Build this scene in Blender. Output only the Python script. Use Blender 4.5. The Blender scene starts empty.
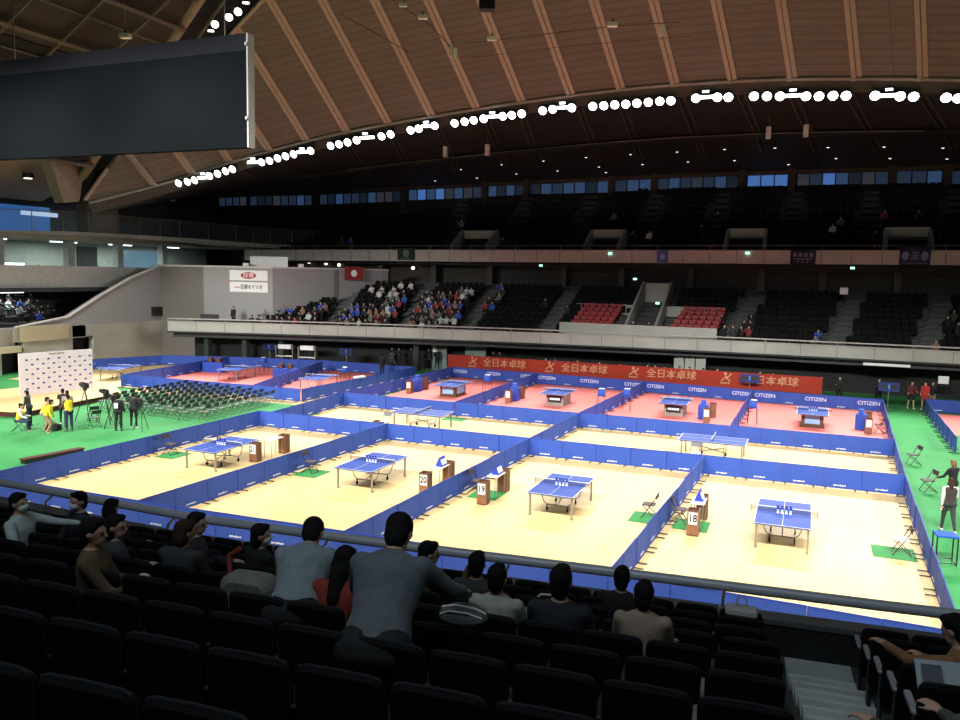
import bpy, math, random
from math import sin, cos, pi, radians, atan2, sqrt, hypot
from mathutils import Vector, Matrix
random.seed(7)
S = bpy.context.scene
COL = S.collection

# ---------------------------------------------------------------- camera, world, lights, exposure
cam_d = bpy.data.cameras.new('camera'); cam = bpy.data.objects.new('camera', cam_d); COL.objects.link(cam)
cam_d.sensor_width = 36.0; cam_d.lens = 36.0 * 805 / 960; cam_d.clip_start = .05; cam_d.clip_end = 400
cam.matrix_world = Matrix(((0.92572222, -0.05843497, 0.37366257, 0.31437868),
                           (0.37768134, 0.09090206, -0.92146276, -24.74305632),
                           (0.01987895, 0.99414394, 0.10621986, 7.55352777), (0, 0, 0, 1)))
S.camera = cam
W = bpy.data.worlds.new('hall'); S.world = W; W.use_nodes = True
W.node_tree.nodes['Background'].inputs[0].default_value = (.55, .62, .75, 1)
W.node_tree.nodes['Background'].inputs[1].default_value = .012
S.view_settings.view_transform = 'Standard'; S.view_settings.look = 'None'
S.view_settings.exposure = 0.0; S.view_settings.gamma = 1.0
S.view_settings.use_curve_mapping = False
S.cycles.use_denoising = True
S.cycles.max_bounces = 6; S.cycles.diffuse_bounces = 4; S.cycles.glossy_bounces = 3
S.cycles.sample_clamp_indirect = 4.0

def spot(loc, aim, power, size, blend=.35, rad=1.0, col=(1, .965, .9)):
    d = bpy.data.lights.new('floodlight_or_added_beam', 'SPOT'); d.energy = power; d.spot_size = radians(size)
    d.spot_blend = blend; d.shadow_soft_size = rad; d.color = col
    o = bpy.data.objects.new('floodlight_or_added_beam', d); COL.objects.link(o)
    o.location = loc; o.rotation_euler = (Vector(aim) - Vector(loc)).to_track_quat('-Z', 'Y').to_euler()
    return o
# beams of the far roof arch and of its mirror arch over the near stand
FAR_P, NEAR_P = 19500, 22500
for x in (-46, -40, -34, -28, -21, -14, -7, 0, 6, 11):
    z = 20.2 - .0046 * (x + 7) ** 2
    yy = 33.1 - .006 * max(0, -x - 7) ** 2
    spot((x, yy - .6, z), (max(-46, x * .95), yy - 16.5, 0), FAR_P, 58, .55)
for x in (-44, -38, -31, -24, -17, -10, -3, 4, 10):
    z = 20.2 - .0046 * (x + 7) ** 2
    spot((x, -17.5, z), (max(-46, x * .95), 6, 0), NEAR_P, 60, .5)

# added side beams without fixtures, brightening barrier side faces from both hall ends
for p, a in (((25, -1, 17), (-8, 2, 0)), ((25, 8, 17.5), (-8, 8, 0)), ((25, 17, 17), (-10, 18, 0))): spot(p, a, 12500, 58, .5)
for p, a in (((-49, 4, 15.5), (-14, 4, 0)), ((-49, 14, 15.5), (-14, 14, 0))): spot(p, a, 7000, 42, .5)
spot((-44, 9, 16.5), (-44.5, 23, 0), 6500, 60, .5)  # added beam without a fixture, brightens the dark far left floor
# dim house lights over the near stand and over the far upper stand
def house(loc, sx, sy, p, col):
    d = bpy.data.lights.new('house_light', 'AREA'); d.shape = 'RECTANGLE'; d.size = sx; d.size_y = sy; d.energy = p; d.color = col
    o = bpy.data.objects.new('house_light', d); COL.objects.link(o); o.location = loc
house((-3, -25, 17), 16, 5, 640, (.80, .93, 1)); house((-14, 46, 16.6), 50, 2, 230, (.9, .92, 1))

# ---------------------------------------------------------------- materials (all node based)
MATS = {}
def sr(r, g, b):
    f = lambda c: (c / 255 / 12.92) if c / 255 <= .04045 else ((c / 255 + .055) / 1.055) ** 2.4
    return (f(r), f(g), f(b))
def mat(name, col, rough=.6, metal=0, var=.08, scale=3.0, emit=None, es=1.0, spec=.4, bump=0):
    if name in MATS: return MATS[name]
    m = bpy.data.materials.new(name); m.use_nodes = True; nt = m.node_tree; b = nt.nodes['Principled BSDF']
    b.inputs['Roughness'].default_value = rough; b.inputs['Metallic'].default_value = metal
    b.inputs['Specular IOR Level'].default_value = spec
    tc = nt.nodes.new('ShaderNodeTexCoord'); nz = nt.nodes.new('ShaderNodeTexNoise')
    nz.inputs['Scale'].default_value = scale; nz.inputs['Detail'].default_value = 3
    nt.links.new(tc.outputs['Object'], nz.inputs['Vector'])
    r = nt.nodes.new('ShaderNodeValToRGB')
    r.color_ramp.elements[0].position = .3; r.color_ramp.elements[1].position = .7
    r.color_ramp.elements[0].color = tuple(c * (1 - var) for c in col) + (1,)
    r.color_ramp.elements[1].color = tuple(min(1, c * (1 + var)) for c in col) + (1,)
    nt.links.new(nz.outputs['Fac'], r.inputs['Fac']); nt.links.new(r.outputs['Color'], b.inputs['Base Color'])
    if emit:
        b.inputs['Emission Color'].default_value = tuple(emit) + (1,); b.inputs['Emission Strength'].default_value = es
    if bump:
        bp = nt.nodes.new('ShaderNodeBump'); bp.inputs['Strength'].default_value = bump; bp.inputs['Distance'].default_value = .01
        nt.links.new(nz.outputs['Fac'], bp.inputs['Height']); nt.links.new(bp.outputs['Normal'], b.inputs['Normal'])
    MATS[name] = m; return m
def brick(name, c1, c2, cm, bw, rh, ms, rough=.5, coord='Object', rot=(0, 0, 0), offset=.5, spec=.4):
    if name in MATS: return MATS[name]
    m = bpy.data.materials.new(name); m.use_nodes = True; nt = m.node_tree; b = nt.nodes['Principled BSDF']
    b.inputs['Roughness'].default_value = rough; b.inputs['Specular IOR Level'].default_value = spec
    tc = nt.nodes.new('ShaderNodeTexCoord'); mp = nt.nodes.new('ShaderNodeMapping'); mp.inputs['Rotation'].default_value = rot
    t = nt.nodes.new('ShaderNodeTexBrick'); t.offset = offset
    for k, v in (('Color1', c1), ('Color2', c2), ('Mortar', cm)): t.inputs[k].default_value = tuple(v) + (1,)
    t.inputs['Scale'].default_value = 1; t.inputs['Brick Width'].default_value = bw
    t.inputs['Row Height'].default_value = rh; t.inputs['Mortar Size'].default_value = ms
    nt.links.new(tc.outputs[coord], mp.inputs['Vector']); nt.links.new(mp.outputs['Vector'], t.inputs['Vector'])
    nz = nt.nodes.new('ShaderNodeTexNoise'); nz.inputs['Scale'].default_value = .6; nz.inputs['Detail'].default_value = 4
    nt.links.new(tc.outputs[coord], nz.inputs['Vector'])
    mx = nt.nodes.new('ShaderNodeMix'); mx.data_type = 'RGBA'; mx.blend_type = 'MULTIPLY'; mx.inputs['Factor'].default_value = .25
    nt.links.new(t.outputs['Color'], mx.inputs['A']); nt.links.new(nz.outputs['Fac'], mx.inputs['B'])
    nt.links.new(mx.outputs['Result'], b.inputs['Base Color'])
    MATS[name] = m; return m
def glass(name, col=(.75, .9, .95), a=.22):
    if name in MATS: return MATS[name]
    m = bpy.data.materials.new(name); m.use_nodes = True; nt = m.node_tree; b = nt.nodes['Principled BSDF']
    b.inputs['Base Color'].default_value = col + (1,); b.inputs['Roughness'].default_value = .08; b.inputs['Alpha'].default_value = a
    MATS[name] = m; return m

WOOD = brick('maple_floor', (.75, .565, .275), (.70, .52, .245), (.57, .41, .18), 2.4, .11, .004, .5, spec=.16, rot=(0, 0, pi / 2))
GREEN = mat('green_carpet', (.024, .222, .056), .85, var=.10, scale=.8)
GREEN2 = mat('green_mat', (.02, .22, .05), .8, var=.10, scale=2)
PINK = mat('red_court_mat', (.70, .17, .155), .7, var=.04, scale=.5)
BLUE = mat('blue_barrier_cloth', (.028, .075, .37), .75, var=.10, scale=1.5)
TBLUE = mat('table_blue', (.034, .070, .30), .6, var=.03, spec=.12)
WHITE = mat('white_paint', (.8, .8, .78), .5, var=.03)
PAPER = mat('white_paper', (.82, .82, .80), .7, var=.03)
STEEL = mat('grey_steel', (.33, .31, .28), .4, .7, var=.05)
CHROME = mat('rail_steel', (.62, .65, .72), .36, .1, var=.05, spec=.5)
BLACK = mat('black_plastic', (.015, .015, .017), .5, var=.2)
RUBBER = mat('black_rubber', (.012, .012, .012), .8, var=.1)
NETM = glass('see_through_net', (.02, .03, .06), .30)
BROWN = mat('dark_brown_wood', (.10, .045, .022), .5, var=.25, scale=9)
BROWN2 = mat('box_front_wood', (.22, .10, .05), .5, var=.25, scale=9)
DKRED = mat('dark_red_cloth', (.055, .008, .008), .8)
SEATB = mat('black_seat_shell', (.0045, .0048, .0056), .75, var=.15, spec=.12)
SEATC = mat('charcoal_seat_cloth', (.0045, .005, .006), .9, var=.2, scale=30)
SEATR = mat('red_seat', (.28, .03, .035), .6, var=.12)
ARMW = mat('grey_armrest', (.30, .32, .35), .5)
CONC = brick('board_marked_concrete', (.37, .375, .385), (.32, .325, .335), (.20, .19, .18), 6.0, .55, .02, .85, coord='Generated')
CONCW = mat('grey_concrete_wall', (.27, .26, .245), .85, var=.18, scale=.35)
CONCB = mat('pale_concrete', (.385, .41, .375), .85, var=.10, scale=.5)
CONCY = mat('cream_concrete', (.42, .37, .26), .85, var=.06, scale=.5)
CONCD = mat('stand_concrete', (.055, .058, .062), .8, var=.15, scale=.8)
STEP = mat('aisle_step', (.46, .51, .51), .75, var=.10, scale=2)
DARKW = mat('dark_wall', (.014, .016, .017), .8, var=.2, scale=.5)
DGREEN = mat('dark_green_wall', (.03, .042, .038), .7, var=.2, scale=.5)
SOFF = mat('stand_soffit', (.46, .45, .40), .85, var=.08)
ROOF = brick('brown_roof_panels', (.24, .205, .187), (.216, .185, .168), (.135, .113, .102), 60, .52, .025, .7, coord='UV', offset=0)
RIB = mat('brown_roof_rib', (.52, .42, .365), .6, var=.06)
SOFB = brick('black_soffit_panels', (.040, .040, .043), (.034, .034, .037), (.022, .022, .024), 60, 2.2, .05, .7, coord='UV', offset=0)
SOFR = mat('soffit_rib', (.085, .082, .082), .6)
RIM = mat('arch_rim', (.34, .34, .34), .5)
SCREEN = brick('dark_screen_cloth', (.0075, .0095, .0115), (.007, .009, .011), (.009, .011, .0135), 40, .9, .012, .95, spec=.02)
SCREEN2 = mat('screen_header', (.016, .0175, .022), .95, var=.08, spec=.02)
BULB = mat('lit_lamp_face', (1, 1, 1), .5, emit=(1, .98, .95), es=9)
BULBB = mat('lit_bluish_lamp_face', (1, 1, 1), .5, emit=(.75, .88, 1), es=6)
DOWNL = mat('lit_downlight', (1, 1, 1), .5, emit=(1, .96, .9), es=1.6)
EXITG = mat('lit_green_exit_sign', (.6, 1, .85), .5, emit=(.45, 1, .75), es=1.6)
BANNER = mat('brown_red_banner_cloth', (.30, .028, .012), .8, var=.05, scale=.7)
GOLD = mat('tan_lettering', (.50, .27, .15), .7, var=.05)
PALEB = mat('pale_lettering', (.62, .68, .86), .6, var=.03)
SKIN = mat('skin', (.50, .30, .21), .6, var=.06)
HAIRM = mat('black_hair', (.008, .0075, .0075), .8, var=.2, scale=40, spec=.15)
HAIRB = mat('brown_hair', (.045, .022, .014), .8, var=.2, scale=40, spec=.15)
MASK = mat('white_face_mask', (.62, .68, .70), .8)
EYE = mat('dark_eye', (.01, .008, .008), .3)
GLASS = glass('clear_guard_glass', (.6, .75, .78), .07)
def cloth(name, col, rough=.85): return mat(name, col, rough, var=.14, scale=12, bump=.15)

# ---------------------------------------------------------------- mesh builder
class MB:
    def __init__(s): s.v = []; s.f = []; s.m = []; s.uv = None
    def add(s, vs, fs, mi=0):
        n = len(s.v); s.v += [tuple(p) for p in vs]
        for f in fs: s.f.append([i + n for i in f]); s.m.append(mi)
        return s
    def box(s, c, d, mi=0, rz=0, rx=0, ry=0):
        M = Matrix.Rotation(rz, 3, 'Z') @ Matrix.Rotation(ry, 3, 'Y') @ Matrix.Rotation(rx, 3, 'X')
        vs = [M @ Vector((a * d[0] / 2, b * d[1] / 2, e * d[2] / 2)) + Vector(c) for e in (-1, 1) for b in (-1, 1) for a in (-1, 1)]
        return s.add(vs, [(0, 2, 3, 1), (4, 5, 7, 6), (0, 1, 5, 4), (2, 6, 7, 3), (0, 4, 6, 2), (1, 3, 7, 5)], mi)
    def rbox(s, c, d, r, mi=0, rz=0, rx=0, n=4, axis='y'):
        # slab with rounded outline: outline in the plane across 'axis', extruded along axis
        a, b, t = {'y': (d[0], d[2], d[1]), 'z': (d[0], d[1], d[2]), 'x': (d[1], d[2], d[0])}[axis]
        out = []
        for k, (sx, sy) in enumerate(((1, 1), (-1, 1), (-1, -1), (1, -1))):
            for j in range(n + 1):
                an = (k + j / n) * pi / 2
                out.append((sx * (a / 2 - r) + r * cos(an), sy * (b / 2 - r) + r * sin(an)))
        M = Matrix.Rotation(rz, 3, 'Z') @ Matrix.Rotation(rx, 3, 'X')
        P = lambda u, w, q: {'y': (u, q, w), 'z': (u, w, q), 'x': (q, u, w)}[axis]
        e = min(t * .3, r * .5)
        rings = []
        for q, k in ((-t / 2, 1 - e / max(a, b) * 2), (-t / 2 + e, 1), (t / 2 - e, 1), (t / 2, 1 - e / max(a, b) * 2)):
            rings.append([M @ Vector(P(u * k, w * k, q)) + Vector(c) for u, w in out])
        return s.loft(rings, mi)
    def loft(s, rings, mi=0, cap=True, closed=True):
        n = len(rings[0]); vs = [p for r in rings for p in r]; fs = []
        for i in range(len(rings) - 1):
            for j in range(n if closed else n - 1):
                k = (j + 1) % n
                fs.append((i * n + j, i * n + k, (i + 1) * n + k, (i + 1) * n + j))
        if cap and closed: fs.append(tuple(range(n))[::-1]); fs.append(tuple((len(rings) - 1) * n + j for j in range(n)))
        return s.add(vs, fs, mi)
    def tube(s, pts, r, n=8, mi=0, cap=True):
        pts = [Vector(p) for p in pts]; rs = r if isinstance(r, (list, tuple)) else [r] * len(pts); rings = []; up = None
        for i, p in enumerate(pts):
            t = (pts[min(i + 1, len(pts) - 1)] - pts[max(i - 1, 0)]).normalized()
            if up is None:
                up = Vector((0, 0, 1)) if abs(t.z) < .9 else Vector((1, 0, 0))
            a = t.cross(up).normalized(); b = a.cross(t); up = b
            rings.append([p + (a * cos(2 * pi * k / n) + b * sin(2 * pi * k / n)) * rs[i] for k in range(n)])
        return s.loft(rings, mi, cap)
    def cap(s, p0, r0, p1, r1, n=10, mi=0):
        p0 = Vector(p0); p1 = Vector(p1); t = (p1 - p0).normalized()
        pts = []; rs = []
        for a in (-80, -45, -15): pts.append(p0 + t * r0 * sin(radians(a))); rs.append(r0 * cos(radians(a)))
        for a in (15, 45, 80): pts.append(p1 + t * r1 * sin(radians(a))); rs.append(r1 * cos(radians(a)))
        return s.tube(pts, rs, n, mi)
    def ell(s, c, r, M=None, n=12, k=8, mi=0):
        M = M or Matrix.Identity(3); rings = []
        for i in range(k + 1):
            a = -pi / 2 + pi * (i + .02) / (k + .04)
            rings.append([Vector(c) + M @ Vector((r[0] * cos(a) * cos(2 * pi * j / n), r[1] * cos(a) * sin(2 * pi * j / n), r[2] * sin(a))) for j in range(n)])
        return s.loft(rings, mi)
    def prism(s, poly, z0, z1, mi=0):
        return s.loft([[(x, y, z0) for x, y in poly], [(x, y, z1) for x, y in poly]], mi)
    def sheet(s, A, B, mi=0):
        n = len(A); return s.add(list(A) + list(B), [(i, i + 1, n + i + 1, n + i) for i in range(n - 1)], mi)
    def xf(s, M):
        s.v = [tuple(M @ Vector(p)) for p in s.v]; return s
    def join(s, o, mi=None):
        n = len(s.v); s.v += o.v
        for f, m in zip(o.f, o.m): s.f.append([i + n for i in f]); s.m.append(m if mi is None else mi)
        return s
    def mesh(s, name, mats, smooth=False):
        me = bpy.data.meshes.new(name); me.from_pydata(s.v, [], s.f)
        for m in (mats if isinstance(mats, (list, tuple)) else [mats]): me.materials.append(m)
        me.polygons.foreach_set('material_index', s.m)
        if smooth: me.polygons.foreach_set('use_smooth', [True] * len(s.f))
        if s.uv:
            l = me.uv_layers.new(name='UVMap')
            for lp in me.loops: l.data[lp.index].uv = s.uv[lp.vertex_index]
        me.update(); return me

def link(name, me, parent=None):
    o = bpy.data.objects.new(name, me); COL.objects.link(o)
    if parent: o.parent = parent
    return o
def tag(o, label=None, cat=None, group=None, kind=None):
    if label: o['label'] = label
    if cat: o['category'] = cat
    if group: o['group'] = group
    if kind: o['kind'] = kind
    return o
def struct(name, mb, mats, smooth=False, label=None, parent=None):
    o = link(name, mb.mesh(name, mats, smooth), parent)
    if parent is None:
        o['kind'] = 'structure'
        if label: o['label'] = label
    return o
# a prototype is a list of (part name, mesh, label or None, [sub-parts])
def P_(name, mb, mats, subs=(), label=None, smooth=False): return (name, mb.mesh(name, mats, smooth), label, list(subs))
def spawn(name, proto, loc, rz=0, label=None, cat=None, group=None, scale=None, mats=None):
    e = bpy.data.objects.new(name, None); COL.objects.link(e); e.empty_display_size = .1
    e.location = loc; e.rotation_euler = (0, 0, rz)
    if scale: e.scale = scale
    tag(e, label, cat, group)
    def rec(parts, par):
        for pn, me, lab, subs in parts:
            o = link(pn, me, par)
            if lab: o['label'] = lab
            if mats and pn in mats:
                o.material_slots[0].link = 'OBJECT'; o.material_slots[0].material = mats[pn]
            rec(subs, o)
    rec(proto, e)
    return e
def single(name, mb, mats, label, cat, loc=(0, 0, 0), rz=0, group=None, smooth=False):
    o = link(name, mb.mesh(name, mats, smooth)); o.location = loc; o.rotation_euler = (0, 0, rz)
    return tag(o, label, cat, group)
ORD = ['first', 'second', 'third', 'fourth', 'fifth', 'sixth', 'seventh', 'eighth', 'ninth', 'tenth', 'eleventh', 'twelfth',
       'thirteenth', 'fourteenth', 'fifteenth', 'sixteenth', 'seventeenth', 'eighteenth', 'nineteenth', 'twentieth']
def ordw(i):
    if i < 20: return ORD[i]
    t = {2: 'twenty', 3: 'thirty', 4: 'forty', 5: 'fifty', 6: 'sixty'}[(i + 1) // 10]
    return t + '-' + ORD[(i + 1) % 10 - 1] if (i + 1) % 10 else {'twenty': 'twentieth', 'thirty': 'thirtieth', 'forty': 'fortieth', 'fifty': 'fiftieth', 'sixty': 'sixtieth'}[t]
# scratch scene in which modifiers and text are evaluated
TMP = bpy.data.scenes.new('scratch')
def evaluate(ob):
    TMP.collection.objects.link(ob)
    with bpy.context.temp_override(scene=TMP, view_layer=TMP.view_layers[0]): dg = bpy.context.evaluated_depsgraph_get()
    dg.update()
    me = bpy.data.meshes.new_from_object(ob.evaluated_get(dg))
    d = ob.data; bpy.data.objects.remove(ob)
    return me
def remesh(mb, name, m, voxel, smooth=2):
    me = mb.mesh(name, m); o = bpy.data.objects.new(name, me)
    r = o.modifiers.new('r', 'REMESH'); r.mode = 'VOXEL'; r.voxel_size = voxel; r.use_smooth_shade = True
    if smooth:
        q = o.modifiers.new('s', 'SMOOTH'); q.factor = .5; q.iterations = smooth
    out = evaluate(o); out.name = name
    bpy.data.meshes.remove(me)
    if not out.materials: out.materials.append(m)
    else: out.materials[0] = m
    return out
def text_mesh(txt, size, m, depth=.006, align='CENTER', xs=1.0, bold=.012):
    c = bpy.data.curves.new('lettering', 'FONT'); c.body = txt; c.size = size; c.extrude = depth / 2
    c.offset = size * bold; c.align_x = align; c.align_y = 'CENTER'; c.resolution_u = 3
    o = bpy.data.objects.new('lettering', c); me = evaluate(o); bpy.data.curves.remove(c)
    me.materials.clear(); me.materials.append(m)
    # stand it up: x right, z up, facing -y
    for v in me.vertices: v.co = (v.co.x * xs, -v.co.z, v.co.y)
    me.name = 'lettering'; return me

# ---------------------------------------------------------------- floor and floor coverings
def yb(x): return 32.2 - .0036 * min(x, 0) ** 2          # plan line of the far balcony
struct('floor', MB().box((-20, 12, -.15), (110, 90, .3)), WOOD)
def matrect(name, x0, x1, y0, y1, z, m, poly=None):
    b = MB().prism(poly or [(x0, y0), (x1, y0), (x1, y1), (x0, y1)], .001, z)
    return struct(name, b, m)
matrect('floor_carpet_left', 0, 0, 0, 0, .012, GREEN, [(-54, -13), (-24.15, -13), (-24.2, 6.9), (-23.4, 7.2), (-23.4, 11.2), (-26.4, 12.95), (-38.2, 12.4), (-38.2, 13.4), (-54, 12)])
matrect('floor_carpet_far_left', 0, 0, 0, 0, .011, GREEN, [(-52, 12.5), (-48.6, 12.5), (-49.2, 17), (-52, 17)])
matrect('floor_carpet_right', 0, 0, 0, 0, .012, GREEN, [(3.6, -13), (16, -13), (16, 35.5), (4.7, 35.5), (4.7, 27)])
matrect('floor_carpet_back', 0, 0, 0, 0, .013, GREEN, [(-47, 26.2), (-40, 28.6), (-25.4, 28.2), (-24, 14.6), (-23.4, 14.6), (-23.3, 28.7), (4.7, 28.2), (4.7, 35), (-30, 35), (-47, 30)])
matrect('floor_court_mat', 0, 0, 0, 0, .016, PINK, [(-23.4, 14.25), (4.1, 14.15), (4.6, 27.1), (-2.55, 27.3), (-9.3, 28.0), (-16.9, 28.4), (-23.5, 28.5)])
matrect('floor_court_mat_left', 0, 0, 0, 0, .016, PINK, [(-38.4, 14.3), (-26.5, 14.15), (-25.9, 27.2), (-33.5, 27.3), (-41.2, 25.6), (-41.5, 20.5)])
matrect('floor_court_mat_right', 7.2, 16, 21, 28, .02, PINK)

# ---------------------------------------------------------------- near stand (tiers, parapet, aisle)
TH = .074; SU = Vector((cos(TH), sin(TH), 0)); SW = Vector((sin(TH), -cos(TH), 0)); SO = Vector((0, -14.94, 0))
def st(u, w, z): return SO + SU * u + SW * w + Vector((0, 0, z))
def rowz(i): return 2.82 + .2645 * i
def slab(mb, u0, u1, w0, w1, z0, z1, mi=0):
    vs = [st(u, w, z) for z in (z0, z1) for w in (w0, w1) for u in (u0, u1)]
    mb.add(vs, [(0, 1, 3, 2), (4, 6, 7, 5), (0, 4, 5, 1), (2, 3, 7, 6), (0, 2, 6, 4), (1, 5, 7, 3)], mi)
b = MB()
for i in range(1, 13):
    w0 = -.9 if i == 1 else .85 * i - .42
    slab(b, -20, .30, w0, .85 * i + .43, 1.4, rowz(i)); slab(b, 1.02, 9, w0, .85 * i + .43, 1.4, rowz(i))
struct('floor_near_stand', b, CONCD)
b = MB()
slab(b, .30, 1.02, -.9, .62, 1.4, rowz(1))
for k in range(22):
    slab(b, .30, 1.02, .62 + .425 * k, .62 + .425 * (k + 1), 1.4, rowz(1) + .13225 * (k + 1))
struct('floor_aisle_steps', b, STEP)
b = MB()
for k in range(22): slab(b, .30, 1.02, .62 + .425 * k, .66 + .425 * k, rowz(1) + .13225 * (k + 1), rowz(1) + .13225 * (k + 1) + .006)
struct('trim_step_nosing', b, mat('step_nosing', (.62, .65, .65), .6))
RAIL = [(-20, -14.6), (-16, -14.75), (-12.7, -15.05), (-8.1, -15.2), (-5.8, -15.04), (-3.6, -14.85), (-1, -14.6), (1.23, -14.4), (4, -14.12), (8, -13.8)]
def off(pts, d): return [(x, y - d) for x, y in pts]
b = MB(); A = off(RAIL, .24); B = off(RAIL, .36)
b.loft([[(a[0], a[1], 0), (c[0], c[1], 0), (c[0], c[1], 3.47), (a[0], a[1], 3.47)] for a, c in zip(A, B)])
struct('wall_near_parapet', b, DARKW)
b = MB(); A = off(RAIL, .12); B = off(RAIL, .38)
b.loft([[(a[0], a[1], 3.47), (c[0], c[1], 3.47), (c[0], c[1], 3.53), (a[0], a[1], 3.53)] for a, c in zip(A, B)])
struct('trim_1', b, mat('parapet_ledge', (.11, .11, .115), .5))
rl = spawn('guard_rail', [P_('rail', MB().tube([(x, y, 3.73) for x, y in RAIL], .066, 14), CHROME, smooth=True)], (0, 0, 0), 0,
           'thick grey tubular guard rail along the front of the near stand', 'railing')
for x in (-14, -11.3, -8.6, -5.9, -3.2, -.45, 2.15):
    for (xa, ya), (xb, yb_) in zip(RAIL, RAIL[1:]):
        if xa <= x < xb:
            y = ya + (yb_ - ya) * (x - xa) / (xb - xa)
            pm = MB().tube([(x, y - .2, 3.53), (x, y - .2, 3.62), (x, y - .06, 3.70)], .02, 8).box((x, y - .2, 3.535), (.09, .09, .012))
            link('post', pm.mesh('post', STEEL), rl)

# ---------------------------------------------------------------- far balcony, lower stand
def wallx(y): return -46.4 if y < 29 else -39.7 + (y - 29) * .575               # side wall of the far stand
XS = [-46.2 + i * 2.2 for i in range(30)]
def ribbon(name, prof, m, xs=XS, f=yb, smooth=False, uvs=None):
    # profile of (dy, z) points swept along the balcony line
    b = MB(); b.loft([[(x, f(x) + dy, z) for dy, z in prof] for x in xs]); return struct(name, b, m, smooth)
ribbon('wall_far_balcony', [(0, 2.62), (0, 3.34), (.35, 3.34), (.35, 2.7), (.7, 2.7), (.7, 2.62)], CONCB)
ribbon('trim_2', [(-.06, 3.34), (-.06, 3.40), (.3, 3.40), (.3, 3.34)], CONCB)
ribbon('trim_3', [(-.03, 2.50), (-.03, 2.62), (1.1, 2.62), (1.1, 2.50)], DGREEN)
b = MB().tube([(x, yb(x) + .05, 3.60) for x in XS], .05, 8)
fr = spawn('balcony_rail', [P_('rail', b, mat('pale_rail', (.45, .45, .43), .5), smooth=True)], (0, 0, 0), 0, 'pale tubular rail along the top of the lower far balcony', 'railing')
for k, x in enumerate(XS[::2]): link('post', MB().box((x, yb(x) + .05, 3.48), (.04, .04, .2)).mesh('post', STEEL), fr)
seams = MB()
for x in XS: seams.box((x, yb(x) - .004, 2.98), (.03, .02, .70))
struct('trim_4', seams, mat('panel_joint', (.13, .13, .12), .8))
# wall under the balcony
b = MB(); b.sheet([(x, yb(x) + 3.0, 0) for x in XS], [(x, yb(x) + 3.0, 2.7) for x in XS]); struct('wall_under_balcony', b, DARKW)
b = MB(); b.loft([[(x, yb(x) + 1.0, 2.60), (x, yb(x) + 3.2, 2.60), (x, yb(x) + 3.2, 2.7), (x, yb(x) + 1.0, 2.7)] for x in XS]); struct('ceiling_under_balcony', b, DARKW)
for k, x in enumerate((-44.2, -41.2, -38.3, -27.6)):
    struct('trim_column_%d' % (k + 1), MB().box((x, yb(x) + 1.6, 1.3), (.45, .45, 2.6)), DGREEN)
struct('wall_pale_bay', MB().box((-26.2, 32.2, 1.3), (1.3, .2, 2.6)).box((-23.3, 32.6, 1.3), (1.7, .2, 2.6)), mat('teal_grey_wall', (.20, .26, .25), .7))
# lower tiers
NR = 10
def rz_(j): return 2.72 + .36 * j
b = MB()
for j in range(NR + 2):
    xs = [x for x in XS if x > wallx(yb(x) + 1.6 + .85 * j) - 1.0]
    d0 = .6 if j == 0 else 1.6 + .85 * j - .45
    d1 = 1.6 + .85 * j + .4
    b.loft([[(x, yb(x) + d0, rz_(j) - .6), (x, yb(x) + d1, rz_(j) - .6), (x, yb(x) + d1, rz_(j)), (x, yb(x) + d0, rz_(j))] for x in xs])
struct('floor_lower_stand', b, CONCD)
def yrow(x, j): return yb(x) + 1.6 + .85 * j
def lerp(a, c, t): return a + (c - a) * t
LOWA = []   # aisles: (front x, back x)
for f, k in (((-34.641, 31.5, 3.62), (-36.394, 38.5, 5.657)), ((-28.989, 32, 3.823), (-30.421, 40.5, 6.591)), ((-24.256, 33, 3.655), (-24.422, 40.5, 6.729)),
             ((-18.048, 33, 3.688), (-18.013, 40.5, 6.877)), ((-5.093, 33, 3.694), (-3.393, 40.5, 6.757)), ((1.944, 33, 3.76), (3.555, 40.5, 6.791)), ((7.298, 33, 3.704), (9.25, 40.5, 7.014))):
    LOWA.append((f[0], k[0]))
b = MB()
for f, k in LOWA:
    for j in range(NR):
        for h in (0, 1):
            t = (j + h / 2) / (NR - .5); x = lerp(f, k, t); y = yrow(x, j) - .43 + .425 * h
            b.box((x, y + .21, rz_(j) + .09 * (1 + h) - .2), (1.15, .425, .4))
struct('floor_lower_stand_steps', b, mat('far_aisle_step', (.085, .095, .10), .8))
def on_aisle(x, j, A, w=.85):
    return any(abs(x - lerp(f, k, j / (NR - .5))) < w for f, k in A)
# raised seats block between two aisles, with the passage in its middle
BX0, BX1 = -16.7, -5.43
GX0, GX1 = -11.9, -9.75
def in_gap(x): return GX0 < x < GX1
b = MB(); b.box(((BX0 + BX1) / 2, 32.85, 3.60), (BX1 - BX0, .16, .95)); struct('wall_box_front', b, CONCB)
struct('trim_5', MB().box(((BX0 + BX1) / 2, 32.85, 4.10), (BX1 - BX0, .2, .05)), mat('pale_rail', (.45, .45, .43), .5))
struct('wall_box_back', MB().box(((BX0 - .3 + GX0) / 2, 37.5, 5.0), (GX0 - BX0 - .3, .15, .8)).box(((BX1 + GX1) / 2, 37.5, 5.0), (BX1 - GX1, .15, .8)), CONCB)
b = MB()
for x, m in ((GX0, 0), (GX1, 0)):
    vs = [(x + dx, y, z) for dx in (-.09, .09) for y, z in ((32.9, 2.7), (40.6, 2.7), (40.6, 7.2), (39.6, 7.2), (32.9, 3.9))]
    b.add(vs, [(0, 1, 2, 3, 4), (9, 8, 7, 6, 5), (0, 5, 6, 1), (1, 6, 7, 2), (2, 7, 8, 3), (3, 8, 9, 4), (4, 9, 5, 0)])
struct('wall_passage_side', b, mat('passage_wall', (.30, .31, .295), .8))
pb = MB()
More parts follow.
